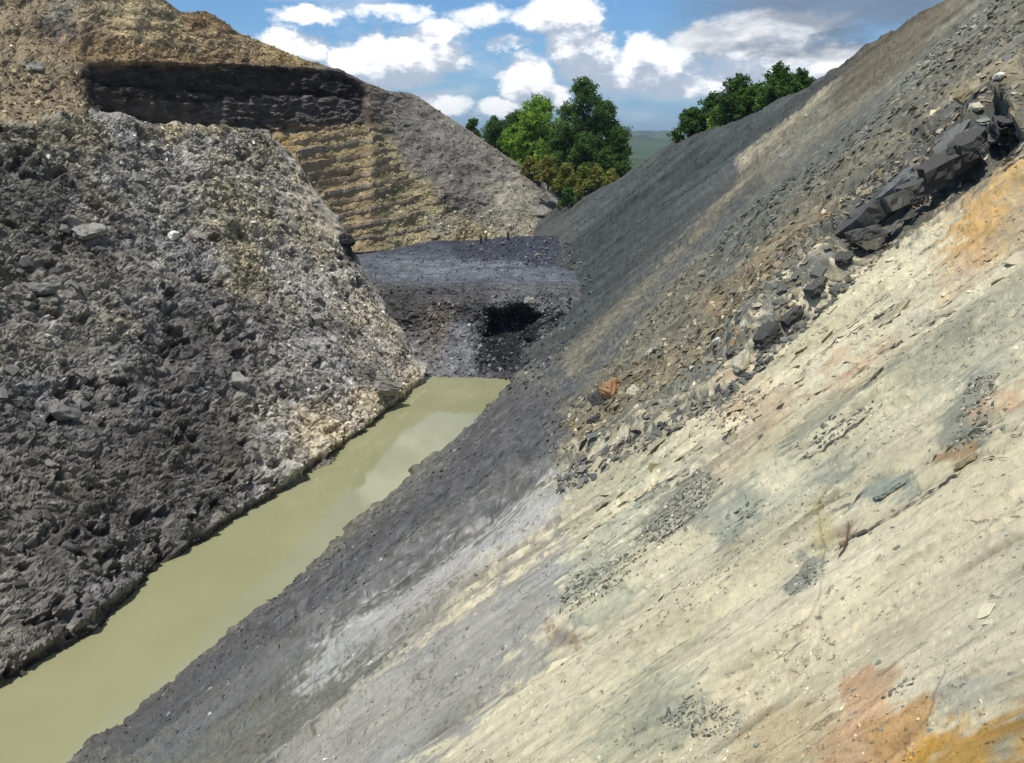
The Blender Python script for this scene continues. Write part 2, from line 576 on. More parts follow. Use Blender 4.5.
# cracks and breaks in the slab, surveyed along their course
CRACKS = [([(832, 552), (850, 538), (868, 530), (905, 508), (930, 492), (962, 472)], 3.4, .08), ([(826, 485), (825, 540), (826, 600), (822, 640), (800, 668), (786, 678)], 2.4, .03),
          ([(850, 530), (846, 545), (836, 562)], 2.8, .05), ([(870, 492), (895, 478), (915, 478), (924, 502)], 2.8, .06), ([(782, 670), (800, 640), (822, 612)], 2.6, .03),
          ([(880, 757), (925, 720), (945, 672)], 3, .04), ([(632, 548), (668, 535), (702, 508)], 3.2, .08), ([(972, 464), (988, 458), (1008, 459)], 4, .10),
          ([(1004, 437), (1030, 434)], 4, .10), ([(796, 374), (830, 345), (905, 298)], 3, .08), ([(850, 378), (885, 350), (960, 308)], 2.8, .06),
          ([(820, 515), (850, 505), (865, 490)], 2.4, .05), ([(760, 640), (800, 612)], 2.6, .03), ([(862, 388), (890, 360)], 3, .06), ([(600, 520), (650, 488), (690, 470)], 2.6, .06),
          ([(790, 466), (830, 446), (885, 402)], 3, .05), ([(640, 660), (700, 618)], 2.5, .03), ([(700, 560), (745, 538), (770, 520)], 2.4, .04), ([(920, 470), (960, 440), (1000, 420)], 2.6, .05),
          ([(330, 612), (420, 560), (470, 520)], 3, .12), ([(420, 620), (480, 580), (560, 520)], 3, .12), ([(580, 480), (640, 440), (700, 400)], 3, .15), ([(575, 560), (640, 500)], 3, .10)]
cw = 1.6 * fbm(S_ / 0.35, T_ / 0.35, 3, 61)
crk = np.zeros(S_.shape)
for pts, wd, dp in CRACKS:
    bx = np.array(pts)
    sel = (pxr > bx[:, 0].min() - 25) & (pxr < bx[:, 0].max() + 25) & (pyr > bx[:, 1].min() - 25) & (pyr < bx[:, 1].max() + 25) & ~behind
    dd = sdline(pxr[sel] + cw[sel], pyr[sel] + cw[sel] * 0.7, pts)
    cut = sstep(wd, wd * 0.2, dd) * sstep(-.75, -.2, fbm(S_[sel] / .5, T_[sel] / .5, 3, 62))
    D[sel] -= .25 * dp * np.clip(R[sel] / 6, 0.6, 2) * cut
    crk[sel] = np.maximum(crk[sel], cut * min(1, dp / .05))
P = P + Nm * D[..., None]

tan_ = np.array([.36, .31, .20])
CREAM = np.array([.61, .54, .355])
zR = [
    ([(545, 420), (560, 380), (700, 240), (790, 160), (900, 20), (1100, -160), (1250, -200), (1250, 0), (1010, 170), (870, 268), (722, 394), (560, 486)], 12, (.17, .155, .105), 1),     # debris band
    ([(380, 300), (560, 380), (620, 330), (700, 240), (850, 70), (905, 12), (850, 40), (700, 100), (560, 190), (380, 240)], 10, (.070, .075, .066), 1),             # dark scree
    ([(590, 205), (640, 180), (720, 135), (760, 118), (720, 170), (640, 250), (580, 330), (555, 330)], 16, (.048, .058, .053), .9),
    ([(555, 385), (700, 225), (760, 180), (745, 215), (650, 305), (575, 398), (555, 410)], 6, (.084, .089, .088), .95),          # blue-grey gully
    ([(560, 365), (640, 285), (690, 235), (740, 175), (800, 115), (830, 85), (838, 88), (760, 172), (700, 240), (640, 305), (575, 372)], 6, (.20, .175, .115), .85),  # tan streak
    ([(735, 160), (838, 80), (840, 86), (742, 172)], 4, (.30, .26, .17), .85),
    ([(835, 70), (905, 12), (960, -20), (990, -20), (900, 70), (830, 120)], 10, (.105, .088, .055), .85),                            # brown crest
    ([(860, 120), (960, 20), (1040, -60), (1060, -40), (960, 60), (880, 130)], 10, (.20, .20, .16), .75),                            # pale grey streak
    ([(700, 250), (820, 140), (880, 100), (900, 120), (820, 190), (720, 290)], 12, (.115, .120, .100), .8),
    ([(900, 120), (1024, 20), (1060, 60), (980, 130), (905, 150)], 12, (.13, .13, .11), .6),
    ([(880, 190), (960, 100), (1030, 60), (1040, 95), (960, 150), (905, 205)], 8, (.30, .25, .15), .75),                              # ochre stones
    ([(800, 270), (870, 200), (960, 120), (1030, 110), (1015, 165), (920, 215), (850, 262)], 6, (.10, .10, .085), .9),                 # dark ledge rock
    ([(700, 305), (790, 250), (840, 215), (850, 235), (770, 300), (720, 330)], 9, (.30, .22, .12), .6),
    ([(560, 440), (620, 395), (680, 350), (720, 345), (700, 380), (600, 445), (560, 470)], 10, (.24, .195, .11), .75),                 # brown scree
    ([(640, 430), (700, 375), (770, 320), (860, 255), (870, 265), (770, 345), (722, 392), (660, 428)], 6, (.15, .15, .125), .7),
    # the slab
    ([(556, 470), (722, 394), (770, 350), (862, 266), (1010, 172), (1300, -20), (1300, 900), (300, 900), (300, 760)], 8, CREAM, 1),
    ([(556, 520), (560, 470), (720, 392), (640, 470), (600, 520), (560, 560)], 12, (.38, .34, .225), .9),
    ([(556, 545), (620, 490), (700, 440), (720, 450), (660, 520), (560, 600)], 14, (.40, .39, .265), .8),                         # greenish pale
    ([(690, 440), (720, 415), (760, 440), (740, 490), (700, 500)], 10, (.42, .36, .24), .6),
    ([(630, 540), (690, 470), (720, 480), (700, 515), (650, 545)], 6, (.26, .255, .19), .9),                                      # rubble patch
    ([(575, 560), (640, 540), (620, 580), (570, 620), (555, 600)], 10, (.36, .35, .24), .75),
    ([(735, 380), (800, 400), (790, 430), (745, 430), (720, 415)], 12, (.50, .37, .22), .7),
    ([(830, 370), (900, 345), (880, 380), (835, 395)], 10, (.52, .33, .19), .75),
    ([(940, 250), (965, 200), (1005, 170), (1040, 150), (1040, 250), (985, 270)], 10, (.52, .32, .11), .9),                       # orange under the ledge
    ([(935, 250), (1000, 240), (1000, 290), (945, 290)], 12, (.48, .33, .19), .6),
    ([(1000, 200), (1050, 180), (1050, 280), (1005, 300)], 10, (.42, .36, .24), .7),
    ([(930, 330), (1030, 280), (1040, 400), (960, 440), (900, 400), (870, 380)], 16, (.41, .385, .265), .75),                        # grey weathered part
    ([(860, 400), (930, 340), (1000, 325), (980, 345), (920, 370), (875, 405)], 7, (.27, .265, .205), .55),
    ([(950, 430), (970, 380), (1000, 375), (985, 450), (955, 460)], 7, (.24, .245, .19), .85),                                      # rubble patch
    ([(1000, 395), (1030, 390), (1030, 410), (985, 410)], 8, (.52, .33, .19), .6),
    ([(944, 470), (950, 452), (978, 455), (970, 470)], 4, (.36, .24, .12), .9),
    ([(866, 500), (885, 480), (915, 478), (922, 500), (890, 510)], 4, (.25, .275, .23), .8),                                     # blue-green flake
    ([(800, 420), (840, 400), (880, 400), (830, 445), (790, 465)], 8, (.34, .33, .23), .7),
    ([(815, 470), (870, 450), (850, 485), (815, 490)], 6, (.30, .30, .235), .7),
    ([(818, 480), (828, 480), (828, 560), (814, 560)], 4, (.50, .43, .20), .7),
    ([(838, 540), (850, 530), (860, 540), (846, 545)], 3, (.38, .23, .14), .5),
    ([(785, 595), (805, 565), (828, 560), (815, 585), (795, 602)], 4, (.20, .21, .17), .85),
    ([(700, 530), (735, 510), (765, 490), (755, 515), (715, 545)], 5, (.24, .25, .19), .7),
    ([(575, 625), (610, 585), (640, 590), (610, 620), (585, 640)], 6, (.36, .36, .25), .65),
    ([(600, 720), (640, 670), (690, 670), (720, 710), (690, 760), (600, 765)], 16, (.38, .375, .255), .8),                         # green-grey stain
    ([(660, 700), (690, 705), (670, 725), (640, 735)], 5, (.27, .275, .20), .7),
    ([(553, 618), (563, 622), (572, 650), (553, 655)], 4, (.28, .17, .09), .8),
    ([(750, 700), (800, 690), (850, 690), (850, 780), (740, 780)], 16, (.50, .40, .225), .8),
    ([(840, 680), (890, 672), (900, 700), (880, 780), (830, 780), (845, 720)], 11, (.53, .34, .185), .9),
    ([(880, 725), (930, 700), (930, 780), (878, 780)], 9, (.50, .30, .12), .9),
    ([(905, 770), (940, 728), (985, 702), (1040, 685), (1040, 790), (890, 790)], 9, (.48, .275, .055), .92),                          # rust corner
    ([(990, 725), (1005, 720), (1012, 745), (1040, 745), (1040, 775), (1005, 765)], 4, (.38, .37, .26), .9),
    ([(945, 680), (1010, 672), (1030, 690), (970, 700), (945, 700)], 7, (.40, .38, .28), .8),
    # foot of the slope beside the pond
    ([(220, 640), (430, 470), (515, 380), (560, 385), (566, 440), (540, 470), (420, 545), (290, 640), (150, 760), (60, 760)], 8, (.098, .093, .086), 1),
    ([(290, 640), (420, 545), (540, 470), (562, 445), (562, 480), (440, 565), (330, 640), (200, 760), (140, 760)], 9, (.145, .138, .128), .9),
    ([(330, 640), (440, 565), (562, 480), (564, 520), (480, 575), (400, 640), (300, 700)], 9, (.40, .375, .325), .95),                 # pinkish white band
    ([(390, 640), (500, 560), (562, 512), (562, 530), (470, 600), (420, 640)], 6, (.25, .225, .165), .8),
    ([(420, 640), (500, 590), (566, 535), (562, 640), (400, 800), (250, 800)], 9, (.30, .285, .245), .9),
]
wx = 12 * fbm(LEAN / .9, T_ / 2.2, 6, 71, gain=.62) * np.clip(12 / R, .5, 1.6) + 4 * fbm(S_ / .25, T_ / .4, 3, 72)
wy = 12 * fbm(LEAN / .9, T_ / 2.2, 6, 73, gain=.62) * np.clip(12 / R, .5, 1.6) + 4 * fbm(S_ / .25, T_ / .4, 3, 74)
wb = (3.4 * fbm(LEAN / .32, T_ / .9, 6, 75, gain=.80) + 3.0 * fbm(S_ / .10, T_ / .22, 4, 76, gain=.8)) * (1 - .6 * F_R)
cR = paint(np.where(behind, 900, pxr), np.where(behind, 900, pyr), zR, (wx, wy, wb), (.16, .155, .12))
# mineral variation: strips along the dip, lumps, and broken stones of the debris
gg = sstep(.02, .42, fbm(LEAN / 1.6, T_ / 3.0, 6, 87, gain=.62) + .12 * fbm(LEAN / .12, T_ / .4, 3, 88)) * slab
gg = gg * .6
cR = cR * (1 - .75 * gg[..., None]) + cR * np.array([.72, .75, .70]) * .75 * gg[..., None]      # grey-green shale showing through the cream skin
v = 1 + 0.20 * fbm(LEAN / 0.4, T_ / 2.5, 5, 81, gain=.62) + 0.16 * fbm(LEAN / 0.10, T_ / 0.4, 4, 82, gain=.6)
v *= 1 - slab * (.45 * np.clip(edge_dark, 0, 1) + .45 * chip + .5 * part)
v *= 1 - .25 * crk  # cracks darkened in the colour too, standing in for their shade
f1, f21, cid = voro(S_ / .5, T_ / .6, 83)
f1, f21, cid2 = voro(S_ / .2, T_ / .22, 89)
v *= 1 + deb * (.45 * (cid - .5) + .5 * (cid2 - .5))
v *= 1 + 0.8 * F_R * fbm(S2 / 1.5, T2_ / 18, 5, 84, gain=.62) + .3 * F_R * fbm(S2 / .8, T2_ / .7, 3, 85)
v *= 1 - .5 * sstep(.75, .15, P[..., 2] + .35 * fbm(S_ / 2, T_ / 2, 4, 95)) * (~behind)
cR *= np.clip(v, .3, 1.8)[..., None]
warm = (0.05 * fbm(S_ / 1.5, T_ / 2.5, 4, 86) * slab)[..., None] * np.array([1, .2, -1.0])
cR *= 1 + warm
me = grid_mesh("right_slope", P, cR, False, np.clip(slab * 1.0, 0, 1))
o_R = put("right_slope", me, M_SLOPE, kind='structure')
P_R, C_R, PX_R = P, cR, (pxr, pyr)

# ------------------------------------------------------------------ left wall: rough blasted shale falling to the pond
_ty = np.array([-30, 35, 50.9, 61.2, 74.2, 86.5, 98.9, 105.3, 112, 140, 200])
_tx = np.array([-50, -31.6, -26.5, -23.9, -19.9, -16.2, -13.0, -12.0, -10.4, -2.0, 16.0])


def left_height(x, y):
    return 1.16 * (np.interp(y, _ty, _tx) - x)


SKY_L = [(-400, 112), (0, 117), (40, 117), (80, 114), (120, 118), (165, 124), (205, 127), (240, 129), (268, 132), (284, 146), (300, 168), (315, 188), (330, 212), (342, 236), (350, 250), (356, 262),
         (366, 278), (380, 300), (396, 326), (410, 352), (424, 376)]
_sl = np.array([azel(*p) for p in SKY_L])
az_l = np.concatenate([np.radians(np.linspace(-52, -37.5, 30, endpoint=False)), np.linspace(math.radians(-37.5), azel(421, 372)[0], 420)])
el_l = np.interp(az_l, _sl[:, 0], _sl[:, 1]) + .0042 * fbm(az_l * 70, az_l * 0, 5, 99, gain=.65)
NL = 500
fr = np.concatenate([np.linspace(0, 1, NL), 1 + np.linspace(0.01, 1, 24)])
Rl = np.empty((len(fr), len(az_l)))
capl = np.empty(len(az_l))
rc_l = np.empty(len(az_l))
rm = np.linspace(18, 150, 4000)
for i, (a, e) in enumerate(zip(az_l, el_l)):
    h = left_height(rm * math.sin(a), rm * math.cos(a))
    k0 = np.nonzero(h > -2.0)[0]
    k1 = np.nonzero(h > EYE + rm * math.tan(e))[0]
    r0 = rm[k0[0]]
    r1 = max(rm[k1[0]] if len(k1) else r0 + 1.5, r0 + 0.8)
    capl[i] = EYE + r1 * math.tan(e)
    rc_l[i] = r1
    Rl[:NL, i] = r0 + (r1 + 1.2 - r0) * fr[:NL]
    Rl[NL:, i] = r1 + 1.2 + 26 * (fr[NL:] - 1)
Al = np.broadcast_to(az_l, Rl.shape)
X, Y = Rl * np.sin(Al), Rl * np.cos(Al)
Z0 = left_height(X, Y)
Z = smin(Z0, capl - 0.13 * np.maximum(Rl - rc_l, 0) + 0.12, 0.25)
P = np.stack([X, Y, Z], -1)
Nm = normals(P)
U_ = 0.29 * X + 0.957 * Y
V_ = Z * 1.32
pxl, pyl = project(P)
back = sstep(1.0, 1.03, np.broadcast_to(fr[:, None], Rl.shape))
D = 0.9 * fbm(U_ / 13, V_ / 11, 3, 101) + 0.55 * fbm(U_ / 4.5 + .3 * V_ / 4.5, V_ / 3.2, 3, 103)
rough = 0.55 + 0.45 * sstep(420, 200, pxl + 40 * fbm(U_ / 8, V_ / 8, 3, 104))
q1, q2 = U_ + 0.5 * fbm(U_ / 1.5, V_ / 1.5, 3, 105), V_ + 0.5 * fbm(U_ / 1.5, V_ / 1.5, 3, 106)
for lam, am, sd in ((2.6, .26, 111), (1.25, .26, 112), (0.62, .24, 113), (.36, .17, 114)):
    f1, f21, cid = voro(q1 / (lam * 1.35) + 0.35 * q2 / lam, q2 / lam, sd)
    D += rough * am * ((cid - 0.45) * sstep(0, 0.22, f21) - 0.22 * sstep(.16, 0, f21))
# deeper pits where blocks have dropped out
pit = fbm(U_ / 1.7, V_ / 1.1, 4, 121)
D -= 0.9 * rough * sstep(0.30, 0.55, pit)
# overhanging bands that run gently down the wall
bnd = V_ + 0.16 * U_ + 1.3 * fbm(U_ / 6, V_ / 6, 3, 123)
D += 0.35 * rough * (np.mod(bnd / 4.2, 1.0) - 0.5) * sstep(-.2, .3, fbm(U_ / 7, V_ / 5, 2, 124))
# washed rills on the far end
wash = sstep(180, 330, pxl) * sstep(200, 260, pyl)
D += 0.28 * wash * fbm(U_ / 0.8 + V_ * .25, V_ / 7, 4, 126)
# grooves left by the digger's teeth, raking down to the right
rake = sstep(-.15, .25, fbm(U_ / 9, V_ / 7, 3, 127))
grv = fbm((U_ + .55 * V_) / .55, (V_ - .4 * U_) / 5, 4, 129)
D += 0.45 * rake * grv
# bulging foot near the pond
D += 0.8 * sstep(3.2, 0.4, Z) * (0.5 + fbm(U_ / 3, V_ / 3, 3, 128)) - 0.8 * sstep(0.7, 0.1, Z)
D *= 1 - 0.7 * back
P = P + Nm * D[..., None]
G = lambda v, r=1.0, b=1.0: (v * r, v, v * b)
zL = [
    ([(-300, 100), (110, 100), (300, 140), (420, 380), (300, 470), (150, 600), (-300, 800)], 20, (.30, .288, .265), 1),
    ([(-300, 100), (80, 100), (110, 130), (90, 220), (-300, 260)], 18, (.25, .232, .185), .9),
    ([(-300, 160), (70, 150), (140, 230), (120, 300), (-300, 320)], 25, (.125, .12, .108), .9),
    ([(-300, 300), (60, 280), (150, 290), (130, 340), (60, 420), (-300, 430)], 25, (.23, .222, .205), .9),
    ([(150, 300), (250, 270), (290, 330), (270, 400), (220, 470), (130, 470), (90, 400)], 22, (.14, .135, .132), .85),
    ([(-300, 430), (100, 400), (240, 440), (300, 480), (200, 560), (90, 640), (-300, 900)], 22, (.125, .12, .115), .9),
    ([(70, 210), (110, 208), (108, 240), (75, 240)], 6, (.42, .37, .32), .7),
    ([(110, 128), (280, 138), (310, 200), (260, 220), (150, 190)], 18, (.36, .34, .30), .7),
    ([(155, 118), (240, 122), (230, 140), (165, 138)], 7, (.36, .32, .21), .75),
    ([(210, 180), (265, 180), (270, 270), (240, 300), (220, 250)], 16, (.38, .35, .25), .7),
    ([(275, 150), (310, 180), (345, 250), (330, 260), (290, 230)], 10, (.36, .33, .25), .65),
    ([(330, 280), (360, 290), (420, 370), (390, 400), (330, 330)], 12, (.44, .41, .35), .75),
    ([(260, 330), (340, 320), (400, 400), (330, 440), (250, 450)], 20, (.36, .35, .345), .7),
    ([(300, 410), (350, 395), (412, 375), (420, 392), (360, 440), (310, 480), (260, 490)], 10, (.50, .45, .36), .85),
    ([(250, 480), (300, 440), (300, 500), (200, 570), (180, 560)], 12, (.32, .31, .30), .7),
    ([(338, 236), (352, 236), (354, 262), (342, 262)], 3, (.06, .06, .06), .9),
]
wx = 12 * fbm(U_ / 3, V_ / 3, 4, 131)
wy = 12 * fbm(U_ / 3, V_ / 3, 4, 132)
wb = 1.5 * fbm(U_ / .8, V_ / .8, 5, 133, gain=.7)
cL = paint(pxl, pyl, zL, (wx, wy, wb), (.24, .23, .21))
f1, f21, cid = voro(q1 / 0.8 + .2 * q2, q2 / 0.6, 113)
f1, f21b, cid2 = voro(q1 / 0.34, q2 / 0.3, 134)
v = 1 + 0.55 * (cid - .5) + 0.75 * (cid2 - .5) + 0.35 * fbm(U_ / 2, V_ / 2, 4, 135)
v *= 1 + 0.4 * wash * fbm(U_ / .6 + .3 * V_, V_ / 6, 3, 136)
v *= 1 + .35 * rake * grv + .45 * fbm(U_ / 9, V_ / 6, 5, 138, gain=.6)
wet = sstep(0.9, 0.3, P[..., 2])
v *= 1 - 0.55 * wet
cL *= np.clip(v, .25, 1.9)[..., None] * np.array([1.0, .965, .90])
tint = fbm(U_ / 5, V_ / 4, 4, 137)[..., None]
cL *= 1 + 0.10 * tint * np.array([1, .5, -1])
o_L = put("left_wall", grid_mesh("left_wall", P, cL, False), M_WALL, kind='structure')
P_L, C_L, PX_L = P, cL, (pxl, pyl)

# ------------------------------------------------------------------ spoil hill behind: coal seam, sandstone beds and the grey dump beyond
# measured along headings: px, then (py, distance) for base, coal bottom, coal top, skyline
HILL = [(-260, (150, 80), (100, 98), (70, 102), (-190, 118)), (-100, (150, 86), (100, 104), (68, 108), (-120, 126)), (0, (140, 96), (98, 111), (66, 115), (-62, 134)), (40, (140, 98), (96, 115), (66, 118), (-46, 138)),
        (80, (136, 104), (90, 120), (66, 122.5), (-32, 143)), (110, (140, 112), (112, 127), (65, 130), (-20, 147)), (140, (146, 118), (120, 134), (64, 136), (-10, 151)),
        (165, (150, 124), (126, 141), (65, 143), (0, 156)), (182, (152, 128), (129, 145), (65.5, 147), (13, 160)), (205, (155, 133), (131, 151), (66, 153), (10.5, 165)), (222, (158, 137), (132, 155), (66, 157), (20, 168)),
        (240, (165, 142), (132, 159), (67, 161), (34, 173)), (255, (170, 145), (131.5, 163), (67, 165), (39, 177)), (270, (178, 149), (131, 167), (67.5, 169), (45, 181)), (300, (205, 156), (129, 174), (69, 176), (58, 188)),
        (320, (230, 162), (126, 178), (71, 180), (64, 191)), (335, (246, 166), (124, 181), (74, 183), (69, 193)), (352, (252, 169), (122, 183), (80, 185), (75, 195)), (364, (252, 170), (122, 185), (92, 187), (82, 197)),
        (372, (251, 171), (140, 181), (104, 189), (85, 198)), (388, (250, 174), (160, 183), (118, 198), (91.5, 208)), (410, (249, 177), (172, 187), (124, 204), (92.5, 218)), (425, (248, 179), (180, 190), (134, 206), (101, 220)),
        (440, (247, 182), (190, 191), (140, 207), (111, 222)), (470, (244, 190), (198, 198), (155, 212), (131, 224)), (500, (242, 195), (206, 203), (170, 215), (152, 225)), (520, (241, 197), (210, 205), (180, 217), (164, 226)),
        (540, (241, 199), (216, 206), (190, 217), (176, 226)), (556, (241, 200), (222, 208), (200, 219), (187, 227)), (575, (241, 201), (228, 209), (214, 220), (206, 228)), (600, (243, 203), (236, 210), (228, 220), (222, 229)), (640, (245, 205), (243, 210), (241, 220), (240, 229))]
hx = np.array([h[0] for h in HILL], float)
hp = np.array([[c for c in h[1:]] for h in HILL], float)       # n,4,2
hp[:, 2, 1] += 2.0 * (hx < 366)
cols = np.concatenate([np.linspace(-260, -20, 50, endpoint=False), np.arange(-20, 600, 1.7), np.linspace(600, 640, 12)])
segs = [(0.0, 1.0, 170), (1.0, 2.0, 70), (2.0, 3.0, 90)]
vs = np.concatenate([np.linspace(a, b, n, endpoint=False) for a, b, n in segs] + [np.array([3.0])])
PY = np.empty((len(vs), len(cols)))
DD = np.empty_like(PY)
for k in range(len(vs)):
    i = min(int(vs[k]), 2)
    t = vs[k] - i
    py0, py1 = np.interp(cols, hx, hp[:, i, 0]), np.interp(cols, hx, hp[:, i + 1, 0])
    d0_, d1_ = np.interp(cols, hx, hp[:, i, 1]), np.interp(cols, hx, hp[:, i + 1, 1])
    PY[k] = py0 + (py1 - py0) * t
    DD[k] = d0_ + (d1_ - d0_) * t
PXg = np.broadcast_to(cols, PY.shape)
dx, dy, dz = (PXg - 512) / FOC, CP + SP * (381.5 - PY) / FOC, -SP + CP * (381.5 - PY) / FOC
hd = np.hypot(dx, dy)
P = np.stack([dx / hd * DD, dy / hd * DD, EYE + dz / hd * DD], -1)
# the ground goes on behind the crest and falls away
bk = []
for j in range(1, 16):
    e = P[-1].copy()
    u = P[-1, :, :2] / np.linalg.norm(P[-1, :, :2], axis=1, keepdims=True)
    e[:, :2] += u * (j * 2.5)
    e[:, 2] -= 0.03 * j * j + 0.25 * j + 0.12 * np.maximum(e[:, 2] - 14, 0) * j / 10
    bk.append(e)
P = np.concatenate([P, np.array(bk)], 0)
VV = np.concatenate([vs, 3 + np.arange(1, 16) * .1])[:, None] * np.ones((1, len(cols)))
for _ in range(2):                                   # round off the survey lines, keep the coal face crisp
    Q = P.copy()
    Q[:, 2:-2] = (P[:, :-4] + 2 * P[:, 1:-3] + 2 * P[:, 2:-2] + 2 * P[:, 3:-1] + P[:, 4:]) / 8
    P = Q
Nm = normals(P)
fl = (Nm[..., 1] > 0.35)[..., None] & (VV < 3)[..., None]
Nm = np.where(fl, -Nm, Nm)
pxh, pyh = project(P)
az_m = np.arctan2(P[..., 0], P[..., 1]) * 150.0
zz = P[..., 2]
coalcol = sstep(78, 100, pxh + 8 * fbm(az_m / 3, zz / 3, 3, 201)) * sstep(370, 362, pxh)
coal = coalcol * sstep(0.92, 1.0, VV) * sstep(2.04, 1.98, VV)
D = 0.7 * fbm(az_m / 12, zz / 8, 4, 203) + 0.35 * fbm(az_m / 2.5, zz / 2.5, 4, 205)
f1, f21, cid = voro(az_m / 1.6, zz / 1.3, 206)
D += 0.35 * (cid - .45) * sstep(0, .2, f21)
f1, f21, cid = voro(az_m / 0.7, zz / .6, 207)
D += 0.18 * (cid - .45) * sstep(0, .2, f21)
crestfade = 1 - 0.75 * sstep(2.7, 3.0, VV)
D *= crestfade
# coal face: blocky, set back under the beds above, a parting along the middle
f1, f21, cid = voro(az_m / 1.1, zz / 1.6, 208)
cD = -0.55 + 1.1 * (cid - .5) * sstep(0, .15, f21) + 0.7 * fbm(az_m / 1.4, zz / .5, 4, 209)
cD -= 0.7 * np.exp(-((VV - 1.60 - .03 * fbm(az_m / 6, zz * 0, 3, 210)) / .035) ** 2)
cD += 0.5 * sstep(1.6, 1.5, VV)
D = D * (1 - coal) + cD * coal
D += 0.25 * coalcol * np.exp(-((VV - 2.04) / .04) ** 2)
rill = sstep(372, 400, pxh)
D += rill * 0.35 * fbm(az_m / 1.6 + zz * .4, zz / 9, 4, 211) * crestfade
P = P + Nm * D[..., None]
zH = [
    ([(-400, -300), (380, 60), (380, 260), (-400, 200)], 6, (.215, .178, .115), 1),
    ([(-400, 50), (60, 50), (90, 75), (110, 140), (-400, 180)], 12, (.22, .19, .13), .9),
    ([(-400, -300), (60, -100), (80, -20), (70, 40), (-400, 60)], 14, (.19, .165, .11), .8),
    ([(40, 20), (70, 15), (75, 38), (45, 42)], 10, (.10, .085, .085), .8),
    ([(55, -5), (85, -5), (75, 18), (50, 15)], 8, (.21, .21, .17), .8),
    ([(80, -40), (165, -10), (180, 10), (140, 30), (100, 20)], 10, (.27, .235, .15), .8),
    ([(110, 20), (190, 15), (215, 40), (180, 50), (120, 45)], 10, (.36, .30, .18), .75),
    ([(180, 10), (235, 10), (240, 35), (190, 30)], 6, (.20, .135, .075), .8),
    ([(85, 35), (150, 42), (200, 48), (300, 60), (300, 70), (85, 66), (60, 50)], 8, (.19, .14, .075), .8),
    ([(200, 25), (245, 35), (300, 55), (280, 66), (220, 50)], 6, (.26, .21, .12), .7),
    ([(270, 45), (330, 66), (370, 85), (360, 92), (270, 62)], 5, (.22, .18, .09), .8),
    # coal band: seam above, dark mudstone below
    ([(76, 68), (130, 64), (366, 66), (374, 128), (300, 140), (200, 136), (105, 118), (82, 90)], 5, (.040, .037, .037), .95),
    ([(110, 96), (200, 92), (300, 92), (360, 96), (370, 124), (300, 134), (200, 130), (120, 114)], 4, (.105, .098, .092), .9),
    ([(130, 92), (200, 96), (300, 90), (365, 92), (365, 95), (300, 95), (200, 101), (130, 97)], 3, (.012, .012, .013), .9),
    # sandstone beds under the coal
    ([(270, 128), (368, 122), (396, 150), (445, 205), (470, 238), (440, 256), (340, 262), (280, 180)], 6, (.30, .255, .155), .95),
    ([(276, 138), (310, 134), (300, 150), (280, 150)], 6, (.36, .25, .10), .7),
    ([(300, 150), (400, 128), (400, 160), (310, 172)], 7, (.30, .26, .15), .7),
    ([(380, 190), (430, 170), (450, 205), (400, 215)], 8, (.27, .23, .13), .6),
    ([(400, 200), (470, 215), (500, 240), (400, 254)], 10, (.31, .26, .155), .6),
    ([(425, 215), (455, 212), (460, 232), (430, 236)], 8, (.22, .21, .17), .7),
    # grey dump
    ([(362, 78), (385, 86), (412, 90), (480, 132), (520, 160), (590, 210), (560, 215), (520, 215), (480, 225), (450, 200), (398, 150)], 7, (.165, .150, .135), 1),
    ([(362, 80), (385, 92), (400, 150), (390, 140), (368, 100)], 4, (.19, .165, .135), .8),
    ([(400, 110), (450, 140), (470, 180), (430, 160)], 12, (.135, .122, .120), .6),
    ([(470, 160), (500, 165), (500, 205), (475, 215), (455, 185)], 8, (.10, .095, .085), .6),
    ([(490, 175), (550, 190), (570, 235), (500, 238), (480, 215)], 10, (.24, .22, .175), .8),
    ([(535, 180), (560, 190), (590, 215), (560, 240), (540, 220)], 6, (.17, .16, .16), .8),
]
wx = 7 * fbm(az_m / 4, zz / 3, 4, 221)
wy = 4 * fbm(az_m / 4, zz / 3, 4, 222)
wb = 1.3 * fbm(az_m / 1.0, zz / .8, 5, 223, gain=.7)
cH = paint(pxh, pyh, zH, (wx, wy, wb), (.19, .165, .12))
f1, f21, cid = voro(az_m / .8, zz / .6, 224)
v = 1 + 0.5 * (cid - .5) + .35 * fbm(az_m / 2, zz / 1.4, 4, 225) + .25 * fbm(az_m / .5, zz / .5, 3, 226)
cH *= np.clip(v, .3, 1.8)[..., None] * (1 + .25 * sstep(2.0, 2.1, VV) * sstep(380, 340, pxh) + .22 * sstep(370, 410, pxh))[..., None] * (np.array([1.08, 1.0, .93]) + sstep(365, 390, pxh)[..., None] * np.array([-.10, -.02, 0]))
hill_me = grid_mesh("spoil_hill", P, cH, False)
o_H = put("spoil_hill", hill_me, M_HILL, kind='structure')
P_H, C_H, PX_H, N_H = P, cH, (pxh, pyh), Nm


def first_hit(PP, gx, gy, px, py):
    d2 = ((gx - px) ** 2 + (gy - py) ** 2 + 1e6 * (PP[..., 1] < .5)).ravel()
    k = int(np.argmin(d2))
    near = np.nonzero(d2 < max(6.0, d2[k] * 1.5))[0]
    return int(near[np.argmin(PP.reshape(-1, 3)[near, 1])])


def find(grid, px, py):
    """where a line of sight meets a surface (nearest surveyed point)"""
    PP, _, (gx, gy) = grid
    return PP.reshape(-1, 3)[first_hit(PP, gx, gy, px, py)]


GH = (P_H, C_H, project(P_H))
GR = (P_R, C_R, project(P_R))
GL = (P_L, C_L, project(P_L))


def rock_rgb(c):
    return tuple(c)


